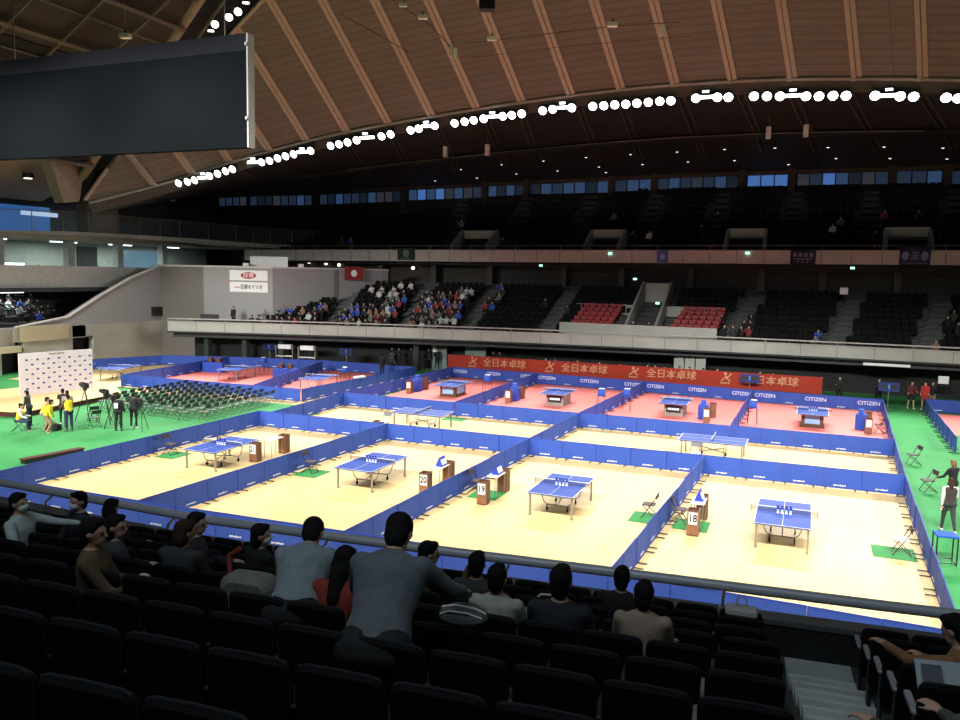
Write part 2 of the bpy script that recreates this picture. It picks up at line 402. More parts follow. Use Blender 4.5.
for j in range(5): pb.box(((BX0 + GX0) / 2 + .3, 33.75 + .72 * j, 3.37 + .30 * j - .3), (GX0 - BX0 - .9, .74, .6)).box(((BX1 + GX1) / 2 + .1, 33.75 + .72 * j, 3.37 + .30 * j - .3), (BX1 - GX1 - .5, .74, .6))
struct('floor_box_tiers', pb, CONCD)
struct('wall_passage_lintel', MB().box(((GX0 + GX1) / 2, 40.2, 6.35), (GX1 - GX0, .3, 1.5)), SOFF)
struct('wall_passage_back', MB().box(((GX0 + GX1) / 2, 41.2, 4.4), (GX1 - GX0, .2, 3.2)), mat('passage_back', (.20, .22, .205), .8))
# back wall of the lower stand with posts
struct('wall_lower_back', MB().box((-15, 43.4, 7.6), (70, .3, 3.4)), mat('back_wall_brown', (.060, .054, .050), .8, var=.2))
for k, x in enumerate((-37, -31.5, -26, -19.2, -14.2, -8.6, -3.2, 1.2, 6.3)):
    struct('trim_post_%d' % (k + 1), MB().box((x, 42.2, 7.7), (.5, .5, 2.2)), mat('post_grey_brown', (.09, .08, .07), .8))
# ---------------------------------------------------------------- upper balcony and upper stand
def zt(x): return .0062 * (x + 15)
UX = [-51 + i * 2.0 for i in range(34)]
b = MB(); b.loft([[(x, 40, 8.68 + zt(x)), (x, 40, 9.62 + zt(x)), (x, 40.3, 9.62 + zt(x)), (x, 40.3, 9.0 + zt(x)), (x, 43, 9.0 + zt(x)), (x, 43, 8.68 + zt(x))] for x in UX])
struct('wall_upper_balcony', b, mat('upper_balcony_concrete', (.54, .51, .475), .85, var=.1))
b = MB(); b.loft([[(x, 39.93, 9.62 + zt(x)), (x, 40.35, 9.62 + zt(x)), (x, 40.35, 9.70 + zt(x)), (x, 39.93, 9.70 + zt(x))] for x in UX]); struct('trim_6', b, mat('balcony_cap', (.42, .40, .37), .6))
b = MB()
for x in UX[::1]: b.box((x, 39.99, 9.15 + zt(x)), (.04, .04, .9))
struct('trim_7', b, mat('panel_joint', (.13, .13, .12), .8))
ur = spawn('upper_balcony_rail', [P_('rail', MB().tube([(x, 40.2, 10.05 + zt(x)) for x in UX], .03, 6), STEEL)], (0, 0, 0), 0, 'thin steel rail on top of the upper far balcony', 'railing')
for x in UX[::2]: link('post', MB().box((x, 40.2, 9.85 + zt(x)), (.035, .035, .4)).mesh('post', STEEL), ur)
NU = 12
TOPZ = [(-60, 9.6), (-48.5, 10.4), (-47, 11.1), (-44, 12.3), (-39, 13.5), (-30, 14.5), (-22, 15.0), (-14.5, 15.6), (30, 16.0)]
def topz(x):
    for (a, p), (c, q) in zip(TOPZ, TOPZ[1:]):
        if a <= x < c: return p + (q - p) * (x - a) / (c - a)
    return 16
def uz(j): return 9.0 + .575 * j
b = MB()
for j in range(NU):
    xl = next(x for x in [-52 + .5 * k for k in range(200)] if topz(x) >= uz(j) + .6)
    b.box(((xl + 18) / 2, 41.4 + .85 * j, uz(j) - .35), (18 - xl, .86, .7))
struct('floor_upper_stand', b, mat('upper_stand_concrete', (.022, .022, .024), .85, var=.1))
UPA = []
for f, k in (((-29.863, 41.5, 10.253), (-31.931, 49.5, 13.826)), ((-24.228, 41.5, 9.932), (-25.239, 49.5, 13.941)), ((-18.581, 41.5, 10.299), (-18.801, 49.5, 15.055)), ((-12.696, 41.5, 10.565), (-12.899, 49.5, 14.949)),
             ((-7.698, 41.5, 10.344), (-6.975, 49.5, 14.413)), ((-1.617, 41.5, 10.369), (-1.124, 49.5, 14.739)), ((3.927, 41.5, 10.172), (4.676, 49.5, 14.877)), ((9.159, 41.5, 10.201), (10.636, 49.5, 14.529))):
    UPA.append((f[0], k[0]))
b = MB()
for f, k in UPA:
    for j in range(NU - 1):
        x = lerp(f, k, j / (NU - 1.5)); b.box((x, 41.3 + .85 * j, uz(j) + .05), (1.1, .84, .3))
struct('floor_upper_stand_steps', b, mat('upper_aisle_step', (.026, .026, .027), .85))
UPV = []
b = MB(); c = MB(); d = MB()
for l, r in (((-29.063, 43, 10.95), (-25.759, 43, 10.952)), ((-17.092, 43, 10.96), (-14.262, 43, 10.962)), ((-5.967, 43, 11.049), (-3.095, 43, 11.05)), ((5.295, 43, 11.275), (8.26, 43, 11.272))):
    UPV.append((l[0], r[0])); xm = (l[0] + r[0]) / 2; w = r[0] - l[0]
    b.box((xm, 43.2, 11.15 + zt(xm)), (w, .3, .7))
    c.box((xm, 43.9, 10.2 + zt(xm)), (w, .2, 1.6))
    for x in (l[0], r[0]):
        vs = [(x + dx, y, z) for dx in (-.1, .1) for y, z in ((40.5, 9.3), (43.3, 9.3), (43.3, 11.5), (42.9, 11.5), (40.5, 10.1))]
        d.add(vs, [(0, 1, 2, 3, 4), (9, 8, 7, 6, 5), (0, 5, 6, 1), (1, 6, 7, 2), (2, 7, 8, 3), (3, 8, 9, 4), (4, 9, 5, 0)])
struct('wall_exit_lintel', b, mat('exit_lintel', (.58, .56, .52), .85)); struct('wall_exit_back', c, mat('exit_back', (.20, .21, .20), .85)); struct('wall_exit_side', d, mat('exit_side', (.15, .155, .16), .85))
# back wall, windows
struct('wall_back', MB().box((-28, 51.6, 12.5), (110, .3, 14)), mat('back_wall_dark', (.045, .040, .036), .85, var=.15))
WPX = [((-76.339, 51, 15.273), (-73.515, 51, 15.232)), ((-72.435, 51, 15.158), (-69.844, 51, 15.122)), ((-63.512, 51, 15.317), (-59.559, 51, 15.313)), ((-59.143, 51, 15.307), (-50.721, 51, 15.231)),
       ((-49.82, 51, 15.271), (-39.768, 51, 15.471)), ((-38.951, 51, 15.559), (-30.655, 51, 15.706)), ((-30.011, 51, 15.792), (-26.219, 51, 15.91)), ((-25.601, 51, 15.945), (-17.773, 51, 15.967)),
       ((-17.205, 51, 16.047), (-13.758, 51, 16.107)), ((-13.213, 51, 16.184), (-6.098, 51, 16.192)), ((-5.342, 51, 16.261), (-1.957, 51, 16.22)), ((-1.232, 51, 16.244), (5.884, 51, 16.228)), ((6.478, 51, 16.213), (9.819, 51, 16.126)), ((10.459, 51, 16.109), (13.107, 51, 16.04))]
PANE = [mat('window_pane_%d' % i, (.02, .03, .05), .25, emit=e, es=1, var=.25, scale=2) for i, e in enumerate(((.006, .010, .018), (.012, .021, .042), (.022, .046, .105), (.05, .13, .36), (.022, .026, .032)))]
FRM = mat('window_frame_dark', (.035, .035, .04), .5)
random.seed(11)
for k, (l, r) in enumerate(WPX):
    w = r[0] - l[0]; zc = (l[2] + r[2]) / 2; sl = (r[2] - l[2]) / w; n = max(2, round(w / 1.05)); pw = w / n
    mb = MB()
    for i in range(n + 1): x = l[0] + i * pw; mb.box((x, 51.35, l[2] + sl * i * pw), (.10, .16, 1.15))
    mb.box(((l[0] + r[0]) / 2, 51.35, zc + .56), (w + .1, .16, .09), ry=-math.atan(sl)); mb.box(((l[0] + r[0]) / 2, 51.35, zc - .56), (w + .1, .16, .09), ry=-math.atan(sl))
    fo = struct('window_%d' % (k + 1), mb, FRM)
    for i in range(n):
        pi_ = random.choice((0, 0, 1, 1, 1, 2, 4)) if k < 4 else random.choice((0, 1, 1, 2, 2, 4))
        if k == 10: pi_ = 3
        if k == 11 and i in (2,): pi_ = 3
        if k in (5,) and i in (1, 3): pi_ = 3
        if k == 7 and i in (1, 3): pi_ = 2
        x = l[0] + (i + .5) * pw
        link('pane', MB().box((x, 51.38, l[2] + sl * (i + .5) * pw), (pw * .92, .04, 1.08)).mesh('pane', PANE[pi_]), fo)
for k, q in enumerate(((-64.214, 50.8, 14.855), (-50.199, 50.8, 15.527), (-39.307, 50.8, 15.035), (-30.25, 50.8, 15.679), (-25.837, 50.8, 15.786), (-17.441, 50.8, 15.985), (-13.45, 50.8, 16.168), (-5.748, 50.8, 16.248), (-1.63, 50.8, 16.231), (6.166, 50.8, 16.198), (10.155, 50.8, 16.015))):
    struct('trim_pier_%d' % (k + 1), MB().box((q[0], 51, q[2] - .6), (.6, .5, 3.6)), mat('pier_brown', (.085, .065, .052), .85))
# ---------------------------------------------------------------- left end wall, ramp, side wall
WL = mat('wall_base_concrete', (.40, .39, .34), .85, var=.14, scale=.4)
def vwall(name, P, prof_lo, prof_hi, m, th=.5, nrm=(-1, 0)):
    b = MB(); b.loft([[(p[0], p[1], lo), (p[0], p[1], hi), (p[0] + nrm[0] * th, p[1] + nrm[1] * th, hi), (p[0] + nrm[0] * th, p[1] + nrm[1] * th, lo)] for p, lo, hi in zip(P, prof_lo, prof_hi)])
    return struct(name, b, m)
LWP = [(-50.5, -6), (-50.5, 8), (-50.5, 14.65), (-50.5, 19), (-50.5, 22.03), (-50.5, 25), (-50.5, 28.34)]
vwall('wall_left', LWP, [3.1] * 3 + [3.1] * 4, [3.2, 3.2, 3.2, 3.75, 5.27, 6.6, 7.7], CONC)
vwall('wall_left_low', LWP[:3], [1.6] * 3, [3.1] * 3, mat('left_parapet_concrete', (.30, .27, .24), .85, var=.12, scale=.6))
vwall('wall_left_base', [(-50.4, 14.5), (-50.4, 20.5)], [2.2] * 2, [3.1] * 2, WL)
vwall('wall_left_base_lower', [(-50.4, 15.2), (-50.4, 19.3)], [0] * 2, [2.2] * 2, WL)
vwall('wall_left_base_right', [(-50.4, 21.2), (-50.4, 28.4)], [0] * 2, [3.1] * 2, WL)
vwall('wall_left_base_lintel', [(-50.4, 19.3), (-50.4, 21.2)], [2.25] * 2, [3.1] * 2, WL)
vwall('wall_left_recess', [(-51.6, 6), (-51.6, 22)], [0] * 2, [2.6] * 2, DARKW, th=.2)
struct('trim_cream_panel', MB().box((-50.25, 16.85, 2.75), (.1, 4.0, 1.1)), CONCY)
struct('trim_cream_band', MB().box((-50.2, 10.2, 1.75), (.5, 9.0, .42)), CONCY)
for k, y in enumerate((7.5, 10.6, 13.3)): struct('trim_left_pier_%d' % (k + 1), MB().box((-50.6, y, .8), (.4, .45, 1.6)), WL)
SWP = [(-50.5, 28.34), (-46.5, 28.5), (-42, 28.96), (-39.7, 29.2), (-34.3, 38.6)]
vwall('wall_far_side', SWP, [0, 0, 2.6, 2.6, 2.6], [7.7, 7.7, 7.7, 7.7, 7.72], CONC, th=.45, nrm=(-.6, .8))
b = MB(); b.tube([(-50.45, 14.65, 3.22), (-50.45, 19.0, 3.80), (-50.45, 22.03, 5.32), (-50.45, 25, 6.65), (-50.45, 28.3, 7.74)], .10, 6); struct('trim_ramp_cap', b, mat('white_cap', (.62, .62, .60), .6))
b = MB(); b.tube([(x, y, 7.74) for x, y in [(-50.45, 28.3)] + SWP[1:]], .08, 6); struct('trim_side_cap', b, mat('white_cap', (.62, .62, .60), .6))
struct('trim_vent', MB().box((-50.42, 28.0, 3.9), (.2, 1.5, .75)), DARKW)
# concourse levels behind the left wall
PG = mat('concourse_wall', (.26, .30, .275), .8, var=.1)
struct('floor_left_mid', MB().box((-57, 18, 5.73), (9, 60, .3)), CONCD)
struct('wall_left_mid_parapet', MB().box((-53.2, 12, 6.65), (.4, 60, 1.75)), mat('pale_parapet', (.56, .56, .54), .8, var=.08))
struct('wall_left_mid_back', MB().box((-61, 16, 7.9), (.3, 60, 4.6)), PG)
struct('ceiling_left_mid', MB().box((-57.5, 16, 9.75), (8, 60, .3)), mat('concourse_soffit', (.22, .21, .17), .8))
struct('wall_left_lower_back', MB().box((-58.5, 12, 4), (.3, 44, 4)), mat('left_stand_dark', (.06, .07, .065), .85))
b = MB()
for j in range(5): b.box((-53.2 - .9 * j, 8, 2.6 + .4 * j), (.9, 30, .5))
struct('floor_left_stand', b, CONCD)
SL = [(-54, 2, 9.95), (-54, 16.5, 9.98), (-54, 22, 10.22), (-54, 27.5, 10.3), (-52.5, 33, 10.25), (-50.3, 38, 10.1), (-48.6, 41, 10.0), (-43.5, 44.4, 9.9)]
b = MB(); b.loft([[(x, y, z - .35), (x, y, z), (x - 6, y + 1, z), (x - 6, y + 1, z - .35)] for x, y, z in SL]); struct('floor_left_upper', b, SOFF)
b = MB(); b.loft([[(x + .06, y, z - .30), (x + .06, y, z + .02), (x - .3, y, z + .02), (x - .3, y, z - .30)] for x, y, z in SL]); struct('trim_slab_edge', b, mat('slab_edge_pale', (.50, .50, .44), .6))
gl = spawn('glass_guard', [P_('glass_panel', MB().sheet([(x - .1, y, z) for x, y, z in SL], [(x - .1, y, z + 1.55) for x, y, z in SL]), GLASS)], (0, 0, 0), 0,
           'clear glass guard along the upper left concourse edge', 'railing')
link('top_rail', MB().tube([(x - .1, y, z + 1.55) for x, y, z in SL], .03, 6).mesh('top_rail', STEEL), gl)
for (xa, ya, za), (xb, yb_, zb) in zip(SL, SL[1:]):
    n = max(1, round(hypot(xb - xa, yb_ - ya) / 2.2))
    for i in range(n):
        t = i / n; link('post', MB().box((lerp(xa, xb, t) - .1, lerp(ya, yb_, t), lerp(za, zb, t) + .78), (.05, .05, 1.55)).mesh('post', STEEL), gl)
struct('wall_left_upper_back', MB().box((-62, 14, 12.2), (.3, 70, 4.6)), mat('upper_back_grey', (.075, .075, .075), .85))
struct('window_15', MB().box((-61.8, 22.0, 11.4), (.08, 10.5, 2.3)), mat('lit_blue_glazing', (.03, .06, .12), .2, emit=(.025, .09, .25), es=1.0, var=.3, scale=.4))
struct('window_16', MB().box((-61.72, 26.2, 11.95), (.06, 3.6, .35)), mat('lit_pale_glazing', (.1, .1, .12), .2, emit=(.4, .55, .75), es=1.0, var=.3, scale=.4))
struct('wall_left_pier', MB().box((-54.8, 26, 12.0), (1.2, 3.2, 3.3)), mat('springing_concrete', (.12, .118, .112), .85))
struct('wall_left_upper_dark', MB().box((-55.6, 34, 12.3), (.4, 15, 1.9)), mat('upper_dark_band', (.02, .02, .022), .8))
for k, (y, c) in enumerate(((17.2, 0), (23.4, 1), (28.4, 1), (33.6, 1))):
    struct('trim_mid_column_%d' % (k + 1), MB().box((-55.2, y, 8.6), (.6, .6, 2.3)), PG)
struct('window_17', MB().box((-60.8, 36.5, 8.3), (.08, 6.5, 1.7)), mat('lit_teal_glazing', (.05, .08, .1), .3, emit=(.055, .11, .15), es=1, var=.3, scale=.5))
struct('door_1', MB().box((-60.8, 30.2, 8.2), (.08, 2.2, 2.2)), DARKW)
struct('window_18', MB().box((-60.8, 16.0, 8.4), (.08, 6.5, 1.8)), mat('lit_green_glazing', (.06, .08, .08), .3, emit=(.05, .085, .08), es=1, var=.3, scale=.5))
LMP = mat('lit_strip_lamp', (1, 1, 1), .5, emit=(.85, .92, 1), es=3)
def strip(q, ln, p, lab, col=(.9, 1, .93), spr=1.2):
    e = spawn('ceiling_or_added_strip_lamp', [P_('lamp_tube', MB().box((0, 0, 0), (.12, ln, .07)), LMP, label='glowing tube'), P_('lamp_body', MB().box((0, 0, .07), (.2, ln + .1, .06)), WHITE)], q, 0, lab, 'lamp')
    d = bpy.data.lights.new('strip_light', 'AREA'); d.shape = 'RECTANGLE'; d.size = .2; d.size_y = ln; d.energy = p; d.color = col
    o = bpy.data.objects.new('strip_light', d); COL.objects.link(o); o.parent = e; o.location = (0, 0, -.06)
for k, y in enumerate((12, 18.5, 25, 31, 37)): strip((-57.6, y, 9.50), 2.6, 330, 'ceiling strip lamp in the mid-level left concourse, %s from the left' % ORD[k])
for k, y in enumerate((10, 31)): strip((-57.5, y, 13.15), 3.2, 120, 'ceiling strip lamp in the upper left concourse, %s from the left' % ORD[k], (.6, .8, 1))
strip((-55.0, 17.5, 5.48), 3, 110, 'added strip lamp brightening the far left end stand')  # added lamp, put in to light the spectators below it
# ---------------------------------------------------------------- roof: arch, shell, soffit
ARCH = [(-51.98, 22.7, 12.449), (-47.981, 27, 14.44), (-41.633, 29, 16.471), (-35.138, 30.5, 18.062), (-27.801, 31.5, 19.158), (-20.067, 32.3, 20.039), (-11.457, 33, 20.687), (-3.537, 33.3, 20.714), (1.936, 33.4, 20.451), (8.1, 33.3, 19.909), (13.208, 33, 19.177), (18.783, 32.6, 18.178)]
KEEL = [.3, 3, 5, 7.1, 9.6, 12.2, 14, 16, 16, 16, 16, 16]
def cr(pts, t):
    # Catmull-Rom through pts at parameter t
    i = min(int(t), len(pts) - 2); u = t - i
    g = lambda k: Vector(pts[max(0, min(len(pts) - 1, k))]) if hasattr(pts[0], '__len__') else pts[max(0, min(len(pts) - 1, k))]
    a, b_, c_, d_ = g(i - 1), g(i), g(i + 1), g(i + 2)
    return .5 * (2 * b_ + (c_ - a) * u + (2 * a - 5 * b_ + 4 * c_ - d_) * u * u + (3 * b_ - 3 * c_ + d_ - a) * u ** 3)
AP = [cr(ARCH, t / 6) for t in range(6 * (len(ARCH) - 1) + 1)]
KP = [cr(KEEL, t / 6) for t in range(6 * (len(ARCH) - 1) + 1)]
def shell(p, v, out=0):
    zz = 1.07 * v if v < 9 else 9.63 + 1.07 * (v - 9) - .055 * (v - 9) ** 2
    return Vector((p.x - .233 * v, p.y - v, p.z + zz)) + Vector((0, .7, .7)) * out
NV = 10
b = MB(); rings = [[shell(p, k * i / NV) for i in range(NV + 1)] for p, k in zip(AP, KP)]
b.loft(rings, cap=False, closed=False)
L = 0; b.uv = []
for i, r in enumerate(rings):
    if i: L += (AP[i] - AP[i - 1]).length
    for j, q in enumerate(r): b.uv.append((L, (KP[i] * j / NV) * 1.46))
struct('ceiling_roof_shell', b, ROOF)
# ribs: pairs of strips, found where they meet the arch
def arch_at(x):
    for i in range(len(AP) - 1):
        if AP[i].x <= x < AP[i + 1].x:
            t = (x - AP[i].x) / (AP[i + 1].x - AP[i].x); return AP[i].lerp(AP[i + 1], t), lerp(KP[i], KP[i + 1], t)
RX = [(-48.878, 26.3, 14.067), (-46.158, 27.6, 15.095), (-43.103, 28.5, 16.062), (-39.926, 29.3, 16.919), (-36.904, 30.1, 17.691), (-33.63, 30.7, 18.331), (-30.211, 31.2, 18.855), (-26.759, 31.6, 19.342), (-23.258, 32, 19.735), (-19.837, 32.3, 20.097), (-16.237, 32.6, 20.36), (-12.7, 32.9, 20.611), (-9.002, 33.1, 20.747), (-5.25, 33.2, 20.712), (-1.484, 33.3, 20.635), (2.345, 33.4, 20.422), (6.084, 33.3, 20.109), (9.678, 33.2, 19.69)]
for k, q in enumerate(RX):
    p, kv = arch_at(q[0]); b = MB()
    for o in (-.17, .17):
        vs = []
        for i in range(9):
            v = kv * i / 8
            c0 = shell(p, v); s = Vector((1, .12, .15)).normalized()
            vs.append([c0 + s * (o - .14) + Vector((0, -.02, -.02)), c0 + s * (o + .14) + Vector((0, -.02, -.02)), c0 + s * (o + .14) + Vector((0, -.12, -.12)), c0 + s * (o - .14) + Vector((0, -.12, -.12))])
        b.loft(vs)
    struct('trim_roof_rib_%d' % (k + 1), b, RIB)
# rim and fascia of the arch
b = MB(); b.tube([p + Vector((0, -.15, 0)) for p in AP], .13, 8); struct('trim_arch_rim', b, RIM, True)
b = MB(); b.loft([[p + Vector((0, -.1, -.1)), p + Vector((0, .5, -.1)), p + Vector((0, .5, -.75)), p + Vector((0, .25, -.75))] for p in AP]); struct('trim_arch_fascia', b, mat('arch_fascia', (.075, .072, .072), .6))
# soffit from the arch back to the window heads
def wtop(x): return 16.98 + (.0042 * (x + 10) if x > -10 else .0000) - (.018 * (-10 - x) if x < -10 else 0)
SB = []
for p in AP: SB.append(Vector((p.x * 1.35 + 3.0, 51.3, wtop(p.x * 1.35 + 3.0))))
NS = 8
def soff(i, t): a = AP[i] + Vector((0, .5, -.72)); q = a.lerp(SB[i], t); q.z += .9 * t * (1 - t) * (AP[i].z - 12.5) / 8; return q
b = MB(); rings = [[soff(i, j / NS) for j in range(NS + 1)] for i in range(len(AP))]
b.loft(rings, cap=False, closed=False); b.uv = []
L = 0
for i, r in enumerate(rings):
    if i: L += (AP[i] - AP[i - 1]).length
    for j, q in enumerate(r): b.uv.append((L, 18.0 * j / NS))
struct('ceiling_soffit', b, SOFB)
for k, q in enumerate(RX):
    i = min(range(len(AP)), key=lambda n: abs(AP[n].x - q[0])); b = MB()
    for o in (-.22, .22):
        vs = []
        for j in range(7):
            c0 = soff(i, j / 8); s = Vector((1, 0, .1)).normalized()
            vs.append([c0 + s * (o - .07) + Vector((0, 0, -.02)), c0 + s * (o + .07) + Vector((0, 0, -.02)), c0 + s * (o + .07) + Vector((0, 0, -.12)), c0 + s * (o - .07) + Vector((0, 0, -.12))])
        b.loft(vs)
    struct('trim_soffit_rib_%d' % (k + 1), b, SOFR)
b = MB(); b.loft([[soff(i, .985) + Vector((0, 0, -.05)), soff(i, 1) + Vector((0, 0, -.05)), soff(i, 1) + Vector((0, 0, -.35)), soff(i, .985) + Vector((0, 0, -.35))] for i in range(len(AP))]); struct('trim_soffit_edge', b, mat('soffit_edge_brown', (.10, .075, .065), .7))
cw = MB(); ri = [i for i in range(len(AP)) if AP[i].x > -40]
cw.loft([[soff(i, .47) + Vector((0, -.35, -.15)), soff(i, .47) + Vector((0, .35, -.15)), soff(i, .47) + Vector((0, .35, -.5)), soff(i, .47) + Vector((0, -.35, -.5))] for i in ri])
struct('trim_catwalk', cw, mat('catwalk_black', (.018, .018, .02), .6))
b = MB(); b.tube([soff(i, .44) + Vector((0, -.2, -.35)) for i in ri if -36 < AP[i].x < 6], .03, 5); struct('trim_catwalk_pipe', b, STEEL)
# keel truss with its own edge beam, and the lattice ceiling beyond it
KL = [shell(p, k) for p, k in zip(AP, KP)][:34]
LE = [(-54.53, 23.3, 13.4), (-50.96, 22.12, 15.55), (-47.67, 21.03, 17.52), (-44.63, 20.03, 19.34), (-41.82, 19.1, 21.03), (-39.2, 18.23, 22.6), (-36.77, 17.43, 24.06), (-34.49, 16.68, 25.43), (-32, 15.9, 26.9)]
KE = [KL[min(33, round(i * 3.0))] for i in range(len(LE))]
b = MB(); b.sheet([Vector(q) + Vector((-.4, .3, .8)) for q in LE], [q + Vector((.1, .1, .35)) for q in KE]); struct('trim_keel_slot', b, mat('keel_slot_dark', (.013, .013, .014), .85))
b = MB(); b.tube(LE, .34, 8); struct('trim_keel_beam', b, mat('keel_tan', (.30, .235, .17), .7), True)
b = MB(); b.tube([Vector(q) + Vector((1.2, .9, .1)) for q in LE], .13, 6); struct('trim_keel_pipe', b, mat('keel_tan_dark', (.12, .10, .08), .7), True)
b = MB(); b.tube([q + Vector((-.12, 0, -.1)) for q in KL], .16, 6); struct('trim_shell_edge', b, RIB)
def lat(x, y): return 16.9 + .60 * (x + 48.7)
b = MB(); b.sheet(LE[1:], [(x, -16, z) for x, y, z in LE[1:]])
struct('ceiling_lattice_backing', b, mat('lattice_back', (.042, .034, .029), .8, var=.3, scale=.25))
def ley(x):
    for (xa, ya, za), (xb, yb_, zb) in zip(LE, LE[1:]):
        if xa <= x <= xb: return lerp(ya, yb_, (x - xa) / (xb - xa))
    return 23.4
LP = mat('lattice_pipe', (.14, .115, .095), .6)
n = 0
def latt(x0, y0, x1, y1, r, dz=-.5):
    global n; n += 1
    m = [(lerp(x0, x1, t / 6), lerp(y0, y1, t / 6)) for t in range(7)]
    struct('trim_lattice_%d' % n, MB().tube([(x, y, lat(x, y) + dz) for x, y in m], r, 6), LP)
for y in (-6, -2.5, 1, 4.5, 8, 11.5, 15, 18.5): latt(-50.9, y, -32 if y < 15.5 else -33 - (y - 15.5) * 2.6, y, .09)
for x in (-50.8, -48.5, -45, -41.5, -38, -34.5): latt(x, -10, x, ley(x), .17)
for x in (-50.2, -46.7, -43.2, -39.7, -36.2): latt(x, -10, x, ley(x), .06, -.25)
b = MB()
b.loft([[(x - .8, y, lat(x - .8, y) - .12), (x + .8, y, lat(x + .8, y) - .12), (x + .8, y, lat(x + .8, y) - .04), (x - .8, y, lat(x - .8, y) - .04)] for x, y in ((-43.4, -10), (-43.4, 20))])
struct('trim_lattice_slot', b, mat('lattice_slot', (.012, .012, .013), .8))
# tan soffit, pale springing panel and dark springing block at the far left
b = MB(); b.loft([[(-53.2, y, 16.2), (-53.2, y, 16.5), (-62.2, y, 13.2), (-62.2, y, 12.9)] for y in (-8, 20.0, 26.5)]); struct('ceiling_left_soffit', b, mat('left_soffit_tan', (.48, .38, .26), .8, var=.1, scale=.3))
struct('trim_springing_panel', MB().add([(-53, 20.0, 15.6), (-53, 21.2, 12.35), (-52.6, 22.6, 12.6), (-52.8, 23.0, 15.0), (-54, 20.0, 15.6), (-54, 21.2, 12.35), (-53.6, 22.6, 12.6), (-53.8, 23.0, 15.0)],
       [(0, 1, 2, 3), (7, 6, 5, 4), (0, 4, 5, 1), (1, 5, 6, 2), (2, 6, 7, 3), (3, 7, 4, 0)]), mat('springing_panel', (.36, .31, .26), .7))
struct('trim_springing_block', MB().add([(-52.4, 22.3, 12.5), (-51.8, 24.5, 12.5), (-50.2, 25.4, 15.0), (-52.2, 23.0, 15.2), (-54.4, 22.3, 12.5), (-53.8, 26.5, 12.5), (-52.2, 27.4, 15.0), (-54.2, 25.0, 15.2)],
       [(0, 1, 2, 3), (7, 6, 5, 4), (0, 4, 5, 1), (1, 5, 6, 2), (2, 6, 7, 3), (3, 7, 4, 0)]), mat('springing_dark', (.03, .028, .026), .8))

# ---------------------------------------------------------------- hanging dark screen
b = MB().box((-23.6, -1.9, 13.22), (12.2, .3, 3.15)); h = MB().box((-23.6, -1.9, 15.08), (12.2, .3, .55))
edge = MB().box((-17.46, -1.9, 13.5), (.06, .34, 3.72)); knobs = MB().box((-17.47, -2.1, 15.0), (.08, .08, .1)).box((-17.47, -2.1, 12.6), (.08, .08, .1))
scr = spawn('hanging_screen', [P_('screen_face', b, SCREEN), P_('header', h, SCREEN2, label='lighter grey header strip'), P_('edge_trim', edge, RIM, [P_('bracket', knobs, RIM)])], (0, 0, 0), 0,
            'large dark grey board hanging from the roof above the left courts', 'screen')
link('suspension_cable', MB().tube([(-28.5, -1.9, 15.3), (-28.5, -1.9, 25)], .02, 5).mesh('suspension_cable', STEEL), scr)
link('suspension_cable', MB().tube([(-18.5, -1.9, 15.3), (-18.5, -1.9, 32)], .02, 5).mesh('suspension_cable', STEEL), scr)

# ---------------------------------------------------------------- floodlights on the arch
hous = MB().tube([(0, .32, .16), (0, .05, .02), (0, -.02, -.02)], [.16, .29, .30], 12)
face = MB().tube([(0, -.021, -.021), (0, -.04, -.03)], [.27, .25], 12)
brk = MB().box((0, .28, .36), (.05, .05, .5)).box((0, .28, .6), (.3, .06, .05))
FLOOD = [P_('housing', hous, BLACK), P_('lamp_face', face, BULB, label='glowing white lamp face'), P_('bracket', brk, BLACK)]
WIDEF = [P_('housing', MB().box((0, .1, .05), (1.5, .25, .22)), BLACK), P_('lamp_face', MB().box((0, -.03, -.02), (1.35, .05, .20)), BULB, label='glowing white lamp face'), P_('bracket', brk, BLACK)]
UPL = [P_('housing', MB().box((0, .1, 0), (.5, .2, .18)), BLACK), P_('lamp_face', MB().box((0, -.02, 0), (.42, .05, .13)), BULBB, label='bluish glowing lamp face')]
